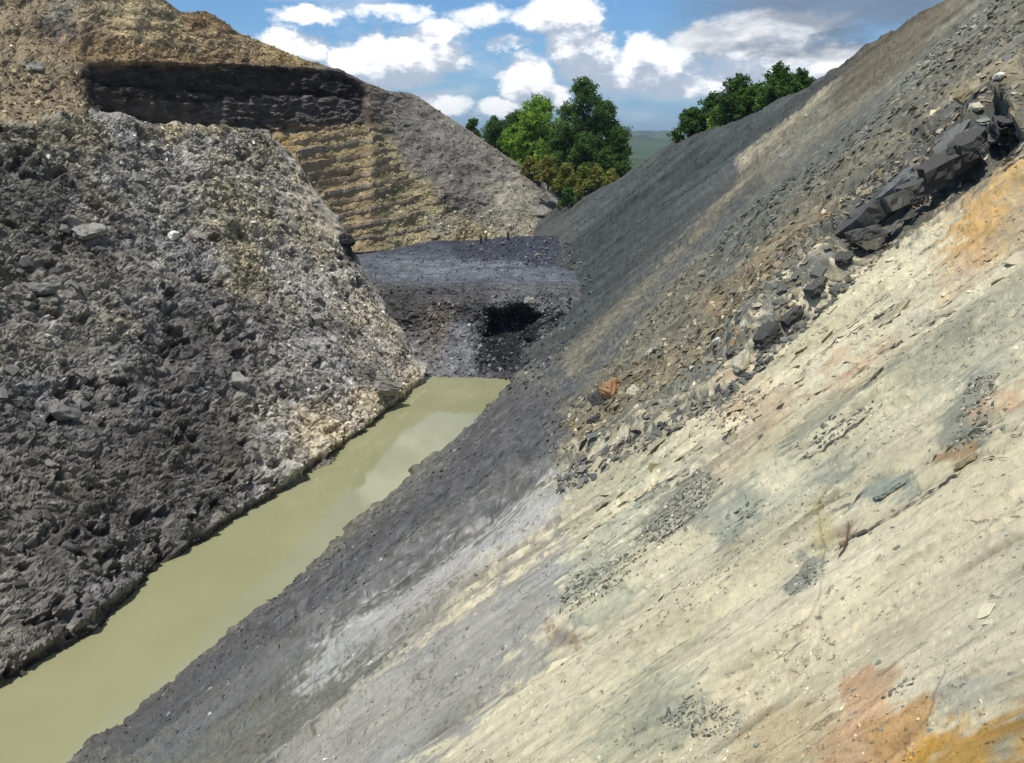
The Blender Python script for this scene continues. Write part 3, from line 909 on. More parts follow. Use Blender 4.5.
# sandstone beds: ledges standing proud of the hill face, each its own slab
M_BED = rock_mat("sandstone", 0.9, 0.35, 0.6, bscale=2.0)
BEDS = [([(290, 143), (320, 139), (352, 133), (378, 128)], 5, (.31, .25, .12)), ([(296, 153), (335, 146), (384, 137)], 5.5, (.29, .25, .14)), ([(303, 165), (332, 161), (357, 156), (388, 150)], 6, (.33, .26, .13)),
        ([(312, 174), (350, 168), (394, 158)], 4.5, (.30, .24, .12)), ([(320, 184), (352, 177), (402, 166)], 6, (.34, .27, .14)), ([(326, 194), (358, 188), (410, 176)], 5, (.28, .24, .14)),
        ([(332, 205), (358, 199), (400, 184), (416, 180)], 6, (.32, .26, .13)), ([(338, 216), (375, 208), (420, 197)], 4.5, (.31, .25, .14)), ([(344, 228), (384, 221), (426, 212)], 5, (.33, .27, .15)), ([(350, 239), (395, 233), (432, 226)], 4, (.30, .25, .15))]
for bi, (pts, hpx, c) in enumerate(BEDS):
    pts = np.array(pts, float)
    n = 46
    bxs = np.linspace(pts[0, 0], pts[-1, 0], n)
    bys = np.interp(bxs, pts[:, 0], pts[:, 1]) + 0.8 * fbm(bxs / 9, bxs * 0 + bi, 3, 240 + bi)
    V = []
    for a, b in zip(bxs, bys):
        p = find(GH, a, b)
        u = np.array([-p[0], -p[1], 0.0])
        u /= np.linalg.norm(u)
        hh = 1.35 * hpx * np.linalg.norm(p - [0, 0, EYE]) / FOC * (0.8 + 0.5 * abs(vn(np.array([a / 7.0]), np.array([bi * 3.3]), 5)[0]))
        out = 0.22 + 0.14 * vn(np.array([a / 13.0]), np.array([bi * 5.1]), 6)[0] + .10 * vn(np.array([a / 4.0]), np.array([bi * 5.1]), 9)[0]
        fade = min(1, (a - bxs[0]) / 8 + .1, (bxs[-1] - a) / 8 + .1)
        out = max(out, .12) * fade
        base = p - u * 2.0
        V += [base + [0, 0, hh * .5], p + u * out + [0, 0, hh * .42], p + u * (out + .12) + [0, 0, 0], p + u * (out * .8) - [0, 0, hh * .5], base - [0, 0, hh * .5]]
    q = np.arange(n * 5).reshape(n, 5)
    Fq = np.concatenate([np.stack([q[:-1, j], q[1:, j], q[1:, (j + 1) % 5], q[:-1, (j + 1) % 5]], -1) for j in range(5)])
    cc = np.array(c) * np.array([1.02, 1.02, 1.32]) * (1 + .3 * fbm(np.arange(n * 5) / 4.0, np.arange(n * 5) * 0.0 + bi, 3, 250))[:, None]
    put("sandstone_bed", mesh_np("sandstone_bed", np.array(V), Fq, cc), M_HILL, parent=o_H)

# ------------------------------------------------------------------ coal bench at the pit end
bx_ = np.concatenate([np.linspace(-60, -30, 30, endpoint=False), np.arange(-30, 16, 0.17), np.linspace(16, 24, 10)])
# profile of face and floor: y, z
prof = [(108.0, -2.5), (110.6, 0.2), (114.0, 1.6), (117.5, 3.0), (119.5, 5.0), (121.0, 7.4), (123.0, 8.6), (126, 9.0), (150, 9.0), (206, 8.6)]
pl = np.concatenate([[0], np.cumsum([math.hypot(b[0] - a[0], b[1] - a[1]) for a, b in zip(prof[:-1], prof[1:])])])
tt = np.concatenate([np.linspace(0, pl[7], 190, endpoint=False), pl[7] + (pl[-1] - pl[7]) * np.linspace(0, 1, 200) ** 1.25])
yy, zz_ = np.interp(tt, pl, [p[0] for p in prof]), np.interp(tt, pl, [p[1] for p in prof])
for _ in range(6):
    yy[1:-1] = (yy[:-2] + 2 * yy[1:-1] + yy[2:]) / 4
    zz_[1:-1] = (zz_[:-2] + 2 * zz_[1:-1] + zz_[2:]) / 4
X = np.broadcast_to(bx_, (len(tt), len(bx_))).copy()
Y = np.broadcast_to(yy[:, None], X.shape).copy()
Z = np.broadcast_to(zz_[:, None], X.shape).copy()
top = sstep(6.5, 9.0, Z)
Y += (1 - top) * (1.6 * fbm(X / 7, Z / 6, 3, 301)) + 1.2 * fbm(X / 9, X * 0, 3, 302) * sstep(140, 120, Y)
Y += np.maximum(-X - 4, 0) * 0.16 * sstep(160, 120, Y)
mound = 2.7 * np.exp(-((X - 1) / 12) ** 2 - ((Y - 171) / 10.5) ** 2) + 1.2 * np.exp(-((X - 12) / 7) ** 2 - ((Y - 176) / 9) ** 2) + .9 * np.exp(-((X + 16) / 8) ** 2 - ((Y - 180) / 10) ** 2)
Z += mound * top
hole = np.exp(-np.abs((X + 0.1 + 0.8 * fbm(X / 2, Z / 2, 2, 303)) / 3.0) ** 4 - np.abs((Z - 4.7 + 0.7 * fbm(X / 1.5, Z / 2, 2, 304)) / 2.3) ** 4) * (Y < 124.5)
Y += 6.5 * hole
P = np.stack([X, Y, Z], -1)
Nm = normals(P)
Nm = np.where((Nm[..., 1] > .4)[..., None], -Nm, Nm)
f1, f21, cid = voro(X / 1.1, (Z + Y * .4) / .9, 305)
D = (1 - top) * (.55 * (cid - .45) * sstep(0, .2, f21) + .5 * fbm(X / 2.2, (Z + Y * .3) / 2, 4, 306))
f1, f21, cid2 = voro(X / .45, (Z + Y * .5) / .4, 307)
D += (1 - top) * .22 * (cid2 - .45) * sstep(0, .2, f21)
f1, f21, cid3 = voro(X / .7, Y / .9, 308)
D += top * (.10 * fbm(X / 5, Y / 2.2, 4, 309) + np.clip(mound, 0, 1) * .3 * (cid3 - .3) * sstep(0, .2, f21) + .12 * fbm(X / 1.2, Y / 1.0, 3, 310))
P = P + Nm * D[..., None]
pxb, pyb = project(P)
zB = [
    ([(300, 225), (620, 225), (620, 300), (300, 300)], 6, (.100, .108, .122), 1),
    ([(300, 225), (620, 225), (620, 262), (520, 262), (450, 258), (380, 254), (300, 254)], 3, (.062, .068, .085), .9),
    ([(440, 240), (480, 233), (560, 232), (600, 240), (600, 266), (500, 268), (460, 262)], 4, (.040, .043, .056), .9),
    ([(390, 262), (520, 260), (530, 270), (400, 276)], 5, (.17, .18, .19), .6),
    ([(380, 276), (560, 272), (560, 282), (380, 284)], 4, (.13, .14, .155), .7),
    ([(360, 284), (600, 284), (600, 400), (360, 400)], 4, (.105, .10, .098), 1),
    ([(380, 284), (500, 284), (490, 312), (430, 330), (380, 320)], 6, (.055, .052, .050), .85),
    ([(420, 310), (450, 300), (455, 330), (440, 360), (425, 350)], 6, (.16, .135, .11), .8),
    ([(450, 320), (490, 330), (485, 380), (440, 380)], 8, (.17, .17, .175), .8),
    ([(395, 330), (440, 345), (450, 380), (410, 380)], 8, (.20, .19, .18), .7),
    ([(490, 292), (560, 288), (570, 315), (500, 318)], 6, (.115, .12, .12), .8),
    ([(478, 312), (540, 312), (540, 372), (478, 372)], 7, (.012, .012, .014), .97),  # hollow near black: coal, with the shade inside put into the colour
    ([(520, 345), (570, 330), (570, 400), (505, 400), (515, 370)], 6, (.07, .072, .078), .8),
]
wx, wy = 6 * fbm(X / 1.5, (Y + Z) / 1.5, 4, 311), 4 * fbm(X / 1.5, (Y + Z) / 1.5, 4, 312)
wb = 1.2 * fbm(X / .6, (Y + Z) / .6, 5, 313, gain=.7)
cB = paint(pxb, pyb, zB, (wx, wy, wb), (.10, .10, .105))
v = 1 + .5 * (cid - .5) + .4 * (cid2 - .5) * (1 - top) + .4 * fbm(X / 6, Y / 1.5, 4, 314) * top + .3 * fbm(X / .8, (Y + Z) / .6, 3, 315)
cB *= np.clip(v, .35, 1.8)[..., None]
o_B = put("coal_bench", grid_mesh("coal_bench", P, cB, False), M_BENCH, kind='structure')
GB = (P, cB, project(P))

# ------------------------------------------------------------------ pond
wm = bpy.data.materials.new("silty_water")
wm.use_nodes = True
N = NT(wm.node_tree)
bs = wm.node_tree.nodes['Principled BSDF']
co = N.n('ShaderNodeTexCoord').outputs['Object']
silt = N.noise(co, 0.09, 3.0, 0.5)
N.put(bs.inputs['Base Color'], N.mix(N.ramp(silt, .35, .7), (.285, .28, .150, 1), (.32, .31, .175, 1)))
bs.inputs['Roughness'].default_value = 0.03
bs.inputs['IOR'].default_value = 1.40
bp = N.n('ShaderNodeBump')
bp.inputs['Strength'].default_value = 0.10
bp.inputs['Distance'].default_value = 0.02
N.put(bp.inputs['Height'], N.noise(N.v('MULTIPLY', co, (1, .6, 1)), 2.2, 4.0, .6))
N.put(bs.inputs['Normal'], bp.outputs[0])
xs, ys = np.linspace(-75, 8, 24), np.linspace(-60, 118, 40)
gx, gy = np.meshgrid(xs, ys)
put("pond_water", grid_mesh("pond_water", np.stack([gx, gy, gx * 0], -1), None, True), wm, kind='structure')

# ------------------------------------------------------------------ country beyond the pit
ga = np.radians(np.concatenate([np.arange(-180, -30, 5.0), np.arange(-30, 0, 1.0), np.arange(0, 16, .12), np.arange(16, 31, 1.0), np.arange(31, 181, 5.0)]))
gr = np.concatenate([np.linspace(205, 700, 40, endpoint=False), np.geomspace(700, 12000, 130)])
A, R = np.meshgrid(ga, gr)
X, Y = R * np.sin(A), R * np.cos(A)
Z = 13 - 24 * sstep(260, 1500, R) + 3 * fbm(X / 160, Y / 160, 3, 401) * sstep(210, 500, R)
Z += np.exp(-((R - 4300) / 700) ** 2) * (44 + 26 * fbm(A * 30, R / 900, 4, 402))
Z += np.exp(-((R - 8200) / 1500) ** 2) * (98 + 44 * fbm(A * 22 + 4, R / 2500, 4, 403))
Z += 5 * fbm(X / 60, Y / 60, 3, 404) * sstep(700, 1500, R)
P = np.stack([X, Y, Z], -1)
cG = np.empty(P.shape)
cG[...] = (.055, .085, .028)
w_ = sstep(-.2, .4, fbm(X / 260, Y / 420, 4, 405))[..., None]
cG = cG * (1 - w_) + np.array([.028, .05, .02]) * w_
w_ = sstep(.3, .5, fbm(X / 120, Y / 300, 3, 407))[..., None] * .6
cG = cG * (1 - w_) + np.array([.10, .12, .04]) * w_
w_ = sstep(300, 230, R)[..., None]
cG = cG * (1 - w_) + np.array([.18, .14, .07]) * w_
put("ground", grid_mesh("ground", P, cG, True), M_GROUND, kind='structure')

# ------------------------------------------------------------------ trees
def leaf_mat(name, trans=.42):
    m = bpy.data.materials.new(name)
    m.use_nodes = True
    N = NT(m.node_tree)
    nt = m.node_tree
    bs = nt.nodes['Principled BSDF']
    at = N.n('ShaderNodeAttribute', attribute_name="Col").outputs['Color']
    N.put(bs.inputs['Base Color'], at)
    bs.inputs['Roughness'].default_value = .6
    bs.inputs['Specular IOR Level'].default_value = .25
    tr = N.n('ShaderNodeBsdfTranslucent')
    N.put(tr.inputs[0], N.mix(1.0, at, (1.2, 1.25, .7, 1), 'MULTIPLY'))
    mx = N.n('ShaderNodeMixShader')
    mx.inputs[0].default_value = trans
    N.put(mx.inputs[1], bs.outputs[0])
    N.put(mx.inputs[2], tr.outputs[0])
    N.put(nt.nodes['Material Output'].inputs[0], mx.outputs[0])
    return m


M_LEAF = leaf_mat("leaves")
M_BARK = rock_mat("bark", 3.0, .3, .4, attr=False, colour=(.12, .095, .07))


def tube_np(pts, rads, k=7):
    V, Fq = [], []
    pts = [np.array(p, float) for p in pts]
    for i, (p, r) in enumerate(zip(pts, rads)):
        t = pts[min(i + 1, len(pts) - 1)] - pts[max(i - 1, 0)]
        t /= np.linalg.norm(t) + 1e-9
        a = np.cross(t, [0.3, 1, 0.2])
        a /= np.linalg.norm(a) + 1e-9
        b = np.cross(t, a)
        for j in range(k):
            an = 2 * math.pi * j / k
            V.append(p + r * (math.cos(an) * a + math.sin(an) * b))
    for i in range(len(pts) - 1):
        for j in range(k):
            Fq.append((i * k + j, i * k + (j + 1) % k, (i + 1) * k + (j + 1) % k, (i + 1) * k + j))
    return np.array(V), np.array(Fq)


def tree(name, loc, height, width, cols, label, cat="tree", group=None, lobes=7, leaf=.5, trunk_h=.28, seed=0, dens=1.0, conic=0.0, trunk=True):
    g = np.random.default_rng(seed + 500)
    root = put(name, None, kind=None, label=label, cat=cat, group=group)
    root.location = loc
    # limbs reach into the lobes of the crown
    cs = []
    for i in range(lobes):
        f = (i + .6) / lobes
        hh = height * (trunk_h + (0.93 - trunk_h) * f)
        prof_ = math.sin(math.pi * min(1, .22 + .78 * f)) ** .7 if conic == 0 else (1 - f) ** .8 + .12
        rad = width * .5 * prof_ * (.45 + .35 * g.random())
        an = i * 2.4 + g.random()
        cs.append((np.array([rad * math.cos(an), rad * math.sin(an), hh]), width * (.20 + .14 * g.random()) * (1 - .35 * f)))
    cs.append((np.array([0, 0, height * .90]), width * .17))
    cs.append((np.array([0, 0, height * .62]), width * .27))
    VV_, FF_, off = [], [], 0
    bend = g.normal(0, .03 * height, 2)
    tr = [(0, 0, -1.0), (bend[0] * .3, bend[1] * .3, height * .25), (bend[0] * .7, bend[1] * .7, height * .55), (bend[0], bend[1], height * .85)]
    br = height * .018 + .06
    parts = [(tr, [br * 1.3, br, br * .6, br * .2])]
    for c, r in cs[:-2]:
        s = np.array([bend[0] * .4, bend[1] * .4, max(c[2] - height * .22, height * .12)])
        parts.append(([s, (s + c) / 2 + g.normal(0, .2, 3), c], [br * .45, br * .3, br * .08]))
    for p, r in parts:
        v_, f_ = tube_np(p, r)
        VV_.append(v_)
        FF_.append(f_ + off)
        off += len(v_)
    if trunk:
        put("trunk", mesh_np("trunk", np.concatenate(VV_), np.concatenate(FF_), None, True), M_BARK, parent=root)
    LV, LC = [], []
    for c, r in cs:
        ncl = int(18 * dens * max(.6, r) ** 1.3) + 6
        for q in range(ncl):
            d_ = g.normal(0, 1, 3)
            d_ /= np.linalg.norm(d_)
            cc = c + d_ * r * (.30 + .95 * g.random() ** .8) * np.array([1, 1, .85])
            tone = cols[g.integers(len(cols))]
            tone = np.array(tone) * (.75 + .5 * g.random())
            n = int(26 * dens)
            pos = cc + g.normal(0, .33 * min(1.0, .35 + r * .25), (n, 3))
            a = g.normal(0, 1, (n, 3))
            a[:, 2] *= .5
            a /= np.linalg.norm(a, axis=1, keepdims=True)
            b = np.cross(a, g.normal(0, 1, (n, 3)))
            b /= np.linalg.norm(b, axis=1, keepdims=True)
            sz = leaf * (.6 + .7 * g.random((n, 1)))
            quad = np.stack([pos - a * sz * .5, pos + b * sz * .28, pos + a * sz * .5, pos - b * sz * .28], 1)
            LV.append(quad.reshape(-1, 3))
            LC.append(np.repeat(tone * (.85 + .3 * g.random((n, 1))), 4, 0))
    LV, LC = np.concatenate(LV), np.concatenate(LC)
    put("crown" if trunk else "foliage", mesh_np("crown", LV, np.arange(len(LV)).reshape(-1, 4), LC), M_LEAF, parent=root)
    return root


def spot(px, py, d):
    v = ray(px, py)
    return np.array([v[0], v[1], v[2]]) / math.hypot(v[0], v[1]) * d + np.array([0, 0, EYE])


DARK = [(.075, .15, .034), (.055, .115, .032), (.11, .195, .042)]
MIDG = [(.08, .16, .03), (.06, .12, .03), (.11, .20, .04)]
LIME = [(.28, .44, .05), (.20, .34, .04), (.34, .48, .07), (.12, .22, .03)]
OCH = [(.30, .30, .07), (.24, .26, .06), (.36, .33, .10), (.15, .20, .045)]
RED = [(.33, .26, .08), (.26, .24, .07), (.17, .20, .05)]
T = [  # px, base y, top y, width px, distance, tones, label, conic
    (472, 150, 120, 18, 240, DARK, "small dark tree showing just over the grey dump ridge, first on its left", 0),
    (495, 172, 120, 36, 240, DARK, "dark rounded tree on the grey dump ridge left of the lime green tree", 0),
    (515, 176, 114, 38, 239, MIDG, "mid green tree standing between the dark ridge tree and the lime green tree", 0),
    (538, 182, 101, 66, 234, LIME, "broad lime green tree in full sun beside the tall dark tree", 0),
    (558, 190, 130, 36, 226, DARK, "low dark tree at the foot of the lime green and the tall dark tree", 0),
    (581, 190, 82, 58, 221, DARK, "tall dark green tree, highest of the cluster beside the lime green tree", 0),
    (601, 190, 102, 50, 219, DARK, "bushy dark tree leaning on the right flank of the tallest tree", 0),
    (614, 186, 130, 38, 216, MIDG, "lower green tree at the right end of the cluster above the valley", 0),
    (582, 192, 136, 40, 217, MIDG, "green tree filling the foot of the tallest tree above the ochre shrubs", 0),
]
for i, (px, pb, pt, w, d, tones, lab, con) in enumerate(T):
    L_ = spot(px, pb, d)
    tree("tree", L_, (pb - pt) / 915 * d, w / 915 * d, tones, lab, lobes=9 if w > 30 else 6, seed=i, conic=con, leaf=.52, trunk_h=.08, dens=1.05)
T2 = [
    (690, 142, 113, 36, DARK, "low dark tree at the lower left end of the row on the right crest"),
    (711, 136, 98, 34, DARK, "dark tree second from the lower end of the row on the right crest"),
    (735, 130, 82, 46, DARK, "tall dark round tree in the middle of the row on the right crest"),
    (755, 122, 90, 36, MIDG, "lighter green tree just right of the tall dark tree on the right crest"),
    (777, 116, 72, 42, MIDG, "tall green tree with open top near the upper end of the crest row"),
    (799, 108, 77, 34, MIDG, "small green tree at the upper right end of the crest row by the slope"),
    (720, 132, 108, 22, LIME, "small yellow green tree tucked beside the tall dark tree on the right crest"),
]
for i, (px, pb, pt, w, tones, lab) in enumerate(T2):
    az, _ = azel(px, pb)
    d = float(np.interp(az, az_r, rc_s)) + 7 + 3 * (i % 2)
    L_ = spot(px, pb, d)
    tree("tree", L_, (pb - pt) / 915 * d, w / 915 * d, tones, lab, lobes=8, seed=40 + i, leaf=.50, trunk_h=.06, dens=.95)
SH = [
    (548, 186, 160, 26, 224, RED, "reddish dry shrub under the lime green tree beside the dump ridge"),
    (566, 196, 166, 24, 219, OCH, "yellow ochre shrub below the low dark tree in the notch"),
    (582, 205, 168, 22, 214, OCH, "tall yellowing shrub in the notch between dump ridge and dark slope"),
    (597, 194, 168, 22, 213, OCH, "yellow shrub below the bushy dark tree beside the dark slope"),
    (568, 212, 190, 18, 210, MIDG, "small green bush lowest in the notch beside the dark slope"),
    (612, 188, 172, 16, 211, OCH, "low yellow shrub at the edge of the dark slope under the right end tree"),
    (530, 180, 160, 22, 232, RED, "brownish shrub between the dump ridge and the lime green tree"),
]
for i, (px, pb, pt, w, d, tones, lab) in enumerate(SH):
    tree("shrub", spot(px, pb, d - 13), (pb - pt) / 915 * d, w / 915 * d, tones, lab, cat="shrub", lobes=5, seed=80 + i, leaf=.5, trunk_h=.05, dens=.8)

# ------------------------------------------------------------------ people on the coal heap
def cloth_mat(name, c):
    return rock_mat(name, 12.0, .2, .2, attr=False, colour=c, bscale=20.0)


M_SKIN = cloth_mat("skin", (.22, .12, .075))
M_HAIR = cloth_mat("hair", (.02, .016, .014))


def person(loc, rot, shirt, trousers, label, bendf=0.0, arm=0.0, step=.14):
    root = put("person", None, label=label, cat="person")
    root.location, root.rotation_euler = loc, (0, 0, rot)
    fwd = bendf
    J = {'pelvis': (0, 0, .92), 'chest': (0, .16 * fwd, 1.22), 'neck': (0, .34 * fwd, 1.46 - .06 * fwd), 'head': (0, .38 * fwd, 1.60 - .08 * fwd), 'crown': (0, .40 * fwd, 1.72 - .08 * fwd)}
    E_ = [('pelvis', 'chest'), ('chest', 'neck'), ('neck', 'head'), ('head', 'crown')]
    Rr = {'pelvis': .15, 'chest': .165, 'neck': .06, 'head': .10, 'crown': .07}
    for s, n in ((-1, 'l'), (1, 'r')):
        J.update({'hip' + n: (s * .10, 0, .86), 'knee' + n: (s * .12, s * step * .6 + .03, .47), 'ankle' + n: (s * .12, s * step, .09), 'toe' + n: (s * .14, s * step + .15, .04),
                  'sh' + n: (s * .19, .30 * fwd, 1.40 - .05 * fwd), 'elb' + n: (s * .27, .30 * fwd + .06 + arm * .15, 1.12 + arm * .06), 'wr' + n: (s * .25, .32 * fwd + .14 + arm * .3, .88 + arm * .25), 'hand' + n: (s * .24, .34 * fwd + .18 + arm * .36, .79 + arm * .3)})
        Rr.update({'hip' + n: .105, 'knee' + n: .07, 'ankle' + n: .045, 'toe' + n: .035, 'sh' + n: .07, 'elb' + n: .047, 'wr' + n: .032, 'hand' + n: .035})
        E_ += [('pelvis', 'hip' + n), ('hip' + n, 'knee' + n), ('knee' + n, 'ankle' + n), ('ankle' + n, 'toe' + n), ('neck', 'sh' + n), ('sh' + n, 'elb' + n), ('elb' + n, 'wr' + n), ('wr' + n, 'hand' + n)]
        for f in range(5):
            b = 'f%s%d' % (n, f)
            hx_, hy_, hz_ = J['hand' + n]
            if f == 4:
                J[b] = (hx_ - s * .02, hy_ + .045, hz_ - .02)
            else:
                J[b] = (hx_ + s * (.018 * (f - 1.5)) * .4, hy_ + .018 * (f - 1.5) + .01, hz_ - (.085, .095, .09, .07)[f])
            Rr[b] = .009
            E_.append(('hand' + n, b))
    ks = list(J)
    me = bpy.data.meshes.new("body")
    me.from_pydata([J[k] for k in ks], [(ks.index(a), ks.index(b)) for a, b in E_], [])
    o = put("body", me, M_SKIN, parent=root)
    o.modifiers.new("skin", 'SKIN')
    o.modifiers.new("sub", 'SUBSURF').levels = 1
    sv = me.skin_vertices[0].data
    for i, k in enumerate(ks):
        sv[i].radius = (Rr[k], Rr[k])
    sv[ks.index('pelvis')].use_root = True
    # shirt and trousers follow the body
    def shell(name, keys, grow, mat):
        m2 = bpy.data.meshes.new(name)
        kk = [k for k in ks if k in keys]
        m2.from_pydata([J[k] for k in kk], [(kk.index(a), kk.index(b)) for a, b in E_ if a in kk and b in kk], [])
        o2 = put(name, m2, mat, parent=root)
        o2.modifiers.new("skin", 'SKIN')
        o2.modifiers.new("sub", 'SUBSURF').levels = 1
        for i, k in enumerate(kk):
            m2.skin_vertices[0].data[i].radius = (Rr[k] + grow, Rr[k] + grow)
        m2.skin_vertices[0].data[kk.index('pelvis' if 'pelvis' in kk else kk[0])].use_root = True
    shell("shirt", {'pelvis', 'chest', 'neck', 'shl', 'shr', 'elbl', 'elbr'}, .018, cloth_mat("shirt", shirt))
    shell("trousers", {'pelvis', 'hipl', 'hipr', 'kneel', 'kneer', 'anklel', 'ankler'}, .02, cloth_mat("trousers", trousers))
    bm = bmesh.new()
    bmesh.ops.create_icosphere(bm, subdivisions=2, radius=.118)
    hc = Vector(J['head']) + Vector((0, -.015, .045))
    for v_ in list(bm.verts):
        if v_.co.z < -.02 and v_.co.y > -.02:
            v_.co.y = min(v_.co.y, .02)
        v_.co = v_.co + hc
    m3 = bpy.data.meshes.new("hair")
    bm.to_mesh(m3)
    bm.free()
    put("hair", m3, M_HAIR, parent=root)
    return root


for px, py, rot, sh_, tr_, lab, bf, arm in [
        (481.5, 241.5, .4, (.035, .035, .04), (.025, .025, .03), "person in dark clothes at the coal heap's left end, nearer of the pair", .25, .3),
        (484.5, 240.0, 2.6, (.14, .13, .11), (.03, .03, .035), "person in a greyish top standing just behind the other at the heap's left end", .0, .0),
        (507.0, 238.5, 3.4, (.03, .03, .04), (.02, .02, .03), "lone person in dark clothes standing on top of the coal heap", .0, .2)]:
    person(find(GB, px, py) - np.array([0, 0, .03]), rot, sh_, tr_, lab, bf, arm)

# ------------------------------------------------------------------ stones
def hull(seed, flat=1.0, n=8):
    g = np.random.default_rng(seed)
    bm = bmesh.new()
    for _ in range(n):
        p = g.normal(0, 1, 3)
        p /= np.linalg.norm(p)
        p = np.sign(p) * np.abs(p) ** .75
        bm.verts.new(p * np.array([.5, .5, .5 * flat]) * (.75 + .25 * g.random()))
    r = bmesh.ops.convex_hull(bm, input=bm.verts)
    bmesh.ops.delete(bm, geom=[e for e in r['geom_interior'] if isinstance(e, bmesh.types.BMVert)], context='VERTS')
    bmesh.ops.triangulate(bm, faces=bm.faces)
    bm.verts.index_update()
    V = np.array([v_.co[:] for v_ in bm.verts])
    Fq = np.array([[v_.index for v_ in f.verts] for f in bm.faces])
    bm.free()
    return V, Fq


BLOCK = [hull(i, .8) for i in range(8)]
PLATE = [hull(20 + i, .38) for i in range(8)]


def frames(nrm, tilt, g):
    """random bases whose third axis follows the ground normal, loosely"""
    z = nrm + g.normal(0, tilt, nrm.shape)
    z /= np.linalg.norm(z, axis=1, keepdims=True)
    a = np.cross(z, g.normal(0, 1, z.shape))
    a /= np.linalg.norm(a, axis=1, keepdims=True)
    return np.stack([a, np.cross(z, a), z], 2)


def choose(grid, region, n, g, depth_ok=None):
    PP, CC, (gx, gy) = grid
    s = sdpoly(gx, gy, region).ravel()
    idx = np.nonzero((s > 0) & ((PP[..., 1] > 1.0).ravel()))[0]
    if depth_ok is not None:
        idx = idx[depth_ok.ravel()[idx]]
    # even spread over the picture whatever the mesh density
    return g.choice(idx, min(n, len(idx)), replace=len(idx) < n)


NRM = {}


def rubble(name, grid, region, n, lo_px, hi_px, shapes, seed, tones=None, tint=(1, 1, 1), var=.5, tilt=.5, sink=.15, aspect=.7, mask=None, mat=None):
    g = np.random.default_rng(seed)
    PP, CC, _ = grid
    if id(PP) not in NRM:
        NRM[id(PP)] = normals(PP).reshape(-1, 3)
    k = choose(grid, region, n, g, mask)
    n = len(k)
    pos, nr = PP.reshape(-1, 3)[k], NRM[id(PP)][k]
    dist = np.linalg.norm(pos - [0, 0, EYE], axis=1)
    size = dist / FOC * (lo_px + (hi_px - lo_px) * g.random(n) ** 2.6)
    B = frames(nr, tilt, g)
    if tones is None:
        col = CC.reshape(-1, 3)[k] * np.array(tint)
    else:
        col = np.array(tones)[g.integers(len(tones), size=n)]
    col = col * np.exp(g.normal(0, var, (n, 1)))
    sc = size[:, None] * np.stack([1 + .5 * g.random(n), aspect + .4 * g.random(n), .55 + .5 * g.random(n)], 1)
    which = g.integers(len(shapes), size=n)
    VV_, FF_, CC_, off = [], [], [], 0
    for w in range(len(shapes)):
        m = which == w
        if not m.any():
            continue
        V, Fq = shapes[w]
        loc = V[None] * sc[m][:, None, :]
        pts = np.einsum('nij,nkj->nki', B[m], loc) + (pos[m] + nr[m] * (size[m] * (.2 - sink))[:, None])[:, None, :]
        c = int(m.sum())
        VV_.append(pts.reshape(-1, 3))
        FF_.append((Fq[None] + (np.arange(c) * len(V))[:, None, None] + off).reshape(-1, 3))
        CC_.append(np.repeat(col[m], len(V), 0))
        off += c * len(V)
    return put(name, mesh_np(name, np.concatenate(VV_), np.concatenate(FF_), np.concatenate(CC_)), mat or M_STONE, kind='stuff')


BANDR = [(556, 470), (722, 394), (770, 350), (850, 268), (868, 235), (945, 172), (1005, 128), (1090, 70), (1090, -80), (960, 20), (860, 130), (760, 200), (690, 265), (570, 410), (545, 440)]
rubble("rubble", GR, [(1004, 150), (1030, 110), (1060, 110), (1040, 150), (1012, 178)], 300, 2.5, 13, PLATE, 6, tones=[(.3, .25, .15), (.22, .2, .15), (.13, .13, .11)], var=.25, tilt=.3)
rubble("rubble", GR, BANDR, 15000, 1.6, 9, PLATE, 1, tint=(1.05, 1.03, 1), var=.42, tilt=.35)
rubble("rubble", GR, [(560, 430), (760, 350), (1010, 165), (1080, 60), (960, 110), (820, 215), (700, 320), (575, 400)], 5000, 2, 11, PLATE, 2, tones=[(.30, .25, .15), (.22, .2, .15), (.14, .14, .12), (.38, .33, .22), (.26, .18, .09)], var=.3, tilt=.35)
rubble("gravel", GR, [(556, 200), (630, 170), (820, 80), (930, 0), (960, 20), (740, 200), (560, 410)], 9000, 1.0, 3.4, PLATE, 3, tint=(1.1, 1.08, 1.05), var=.35, tilt=.3)
rubble("rubble", GR, [(556, 478), (722, 386), (768, 344), (850, 268), (856, 282), (772, 362), (726, 402), (560, 496)], 2600, 2.5, 15, PLATE, 5, tones=[(.13, .13, .11), (.17, .16, .13), (.22, .2, .15), (.3, .27, .19), (.10, .10, .09)], var=.25, tilt=.3)
for i, (reg, n) in enumerate([([(630, 545), (700, 465), (725, 480), (700, 515), (660, 545)], 900), ([(575, 575), (650, 545), (620, 585), (570, 620), (556, 605)], 500), ([(945, 455), (970, 380), (1000, 372), (988, 445)], 700), ([(785, 600), (805, 565), (830, 560), (815, 585)], 220),
                              ([(700, 540), (735, 510), (768, 490), (755, 515)], 260), ([(655, 720), (690, 695), (745, 715), (740, 740), (690, 735)], 420), ([(880, 700), (895, 685), (920, 675), (905, 695)], 120), ([(830, 415), (880, 400), (840, 440), (800, 460)], 300), ([(690, 425), (720, 395), (780, 385), (745, 430)], 300), ([(556, 470), (720, 395), (1000, 190), (1024, 200), (1024, 763), (560, 763)], 700)]):
    rubble("gravel", GR, reg, int(n * 1.6), 1.4, 7.5 if i < 9 else 3.2, PLATE, 10 + i, tones=[(.15, .155, .115), (.22, .22, .165), (.31, .30, .22), (.11, .11, .085), (.40, .37, .27)], var=.22, tilt=.4)
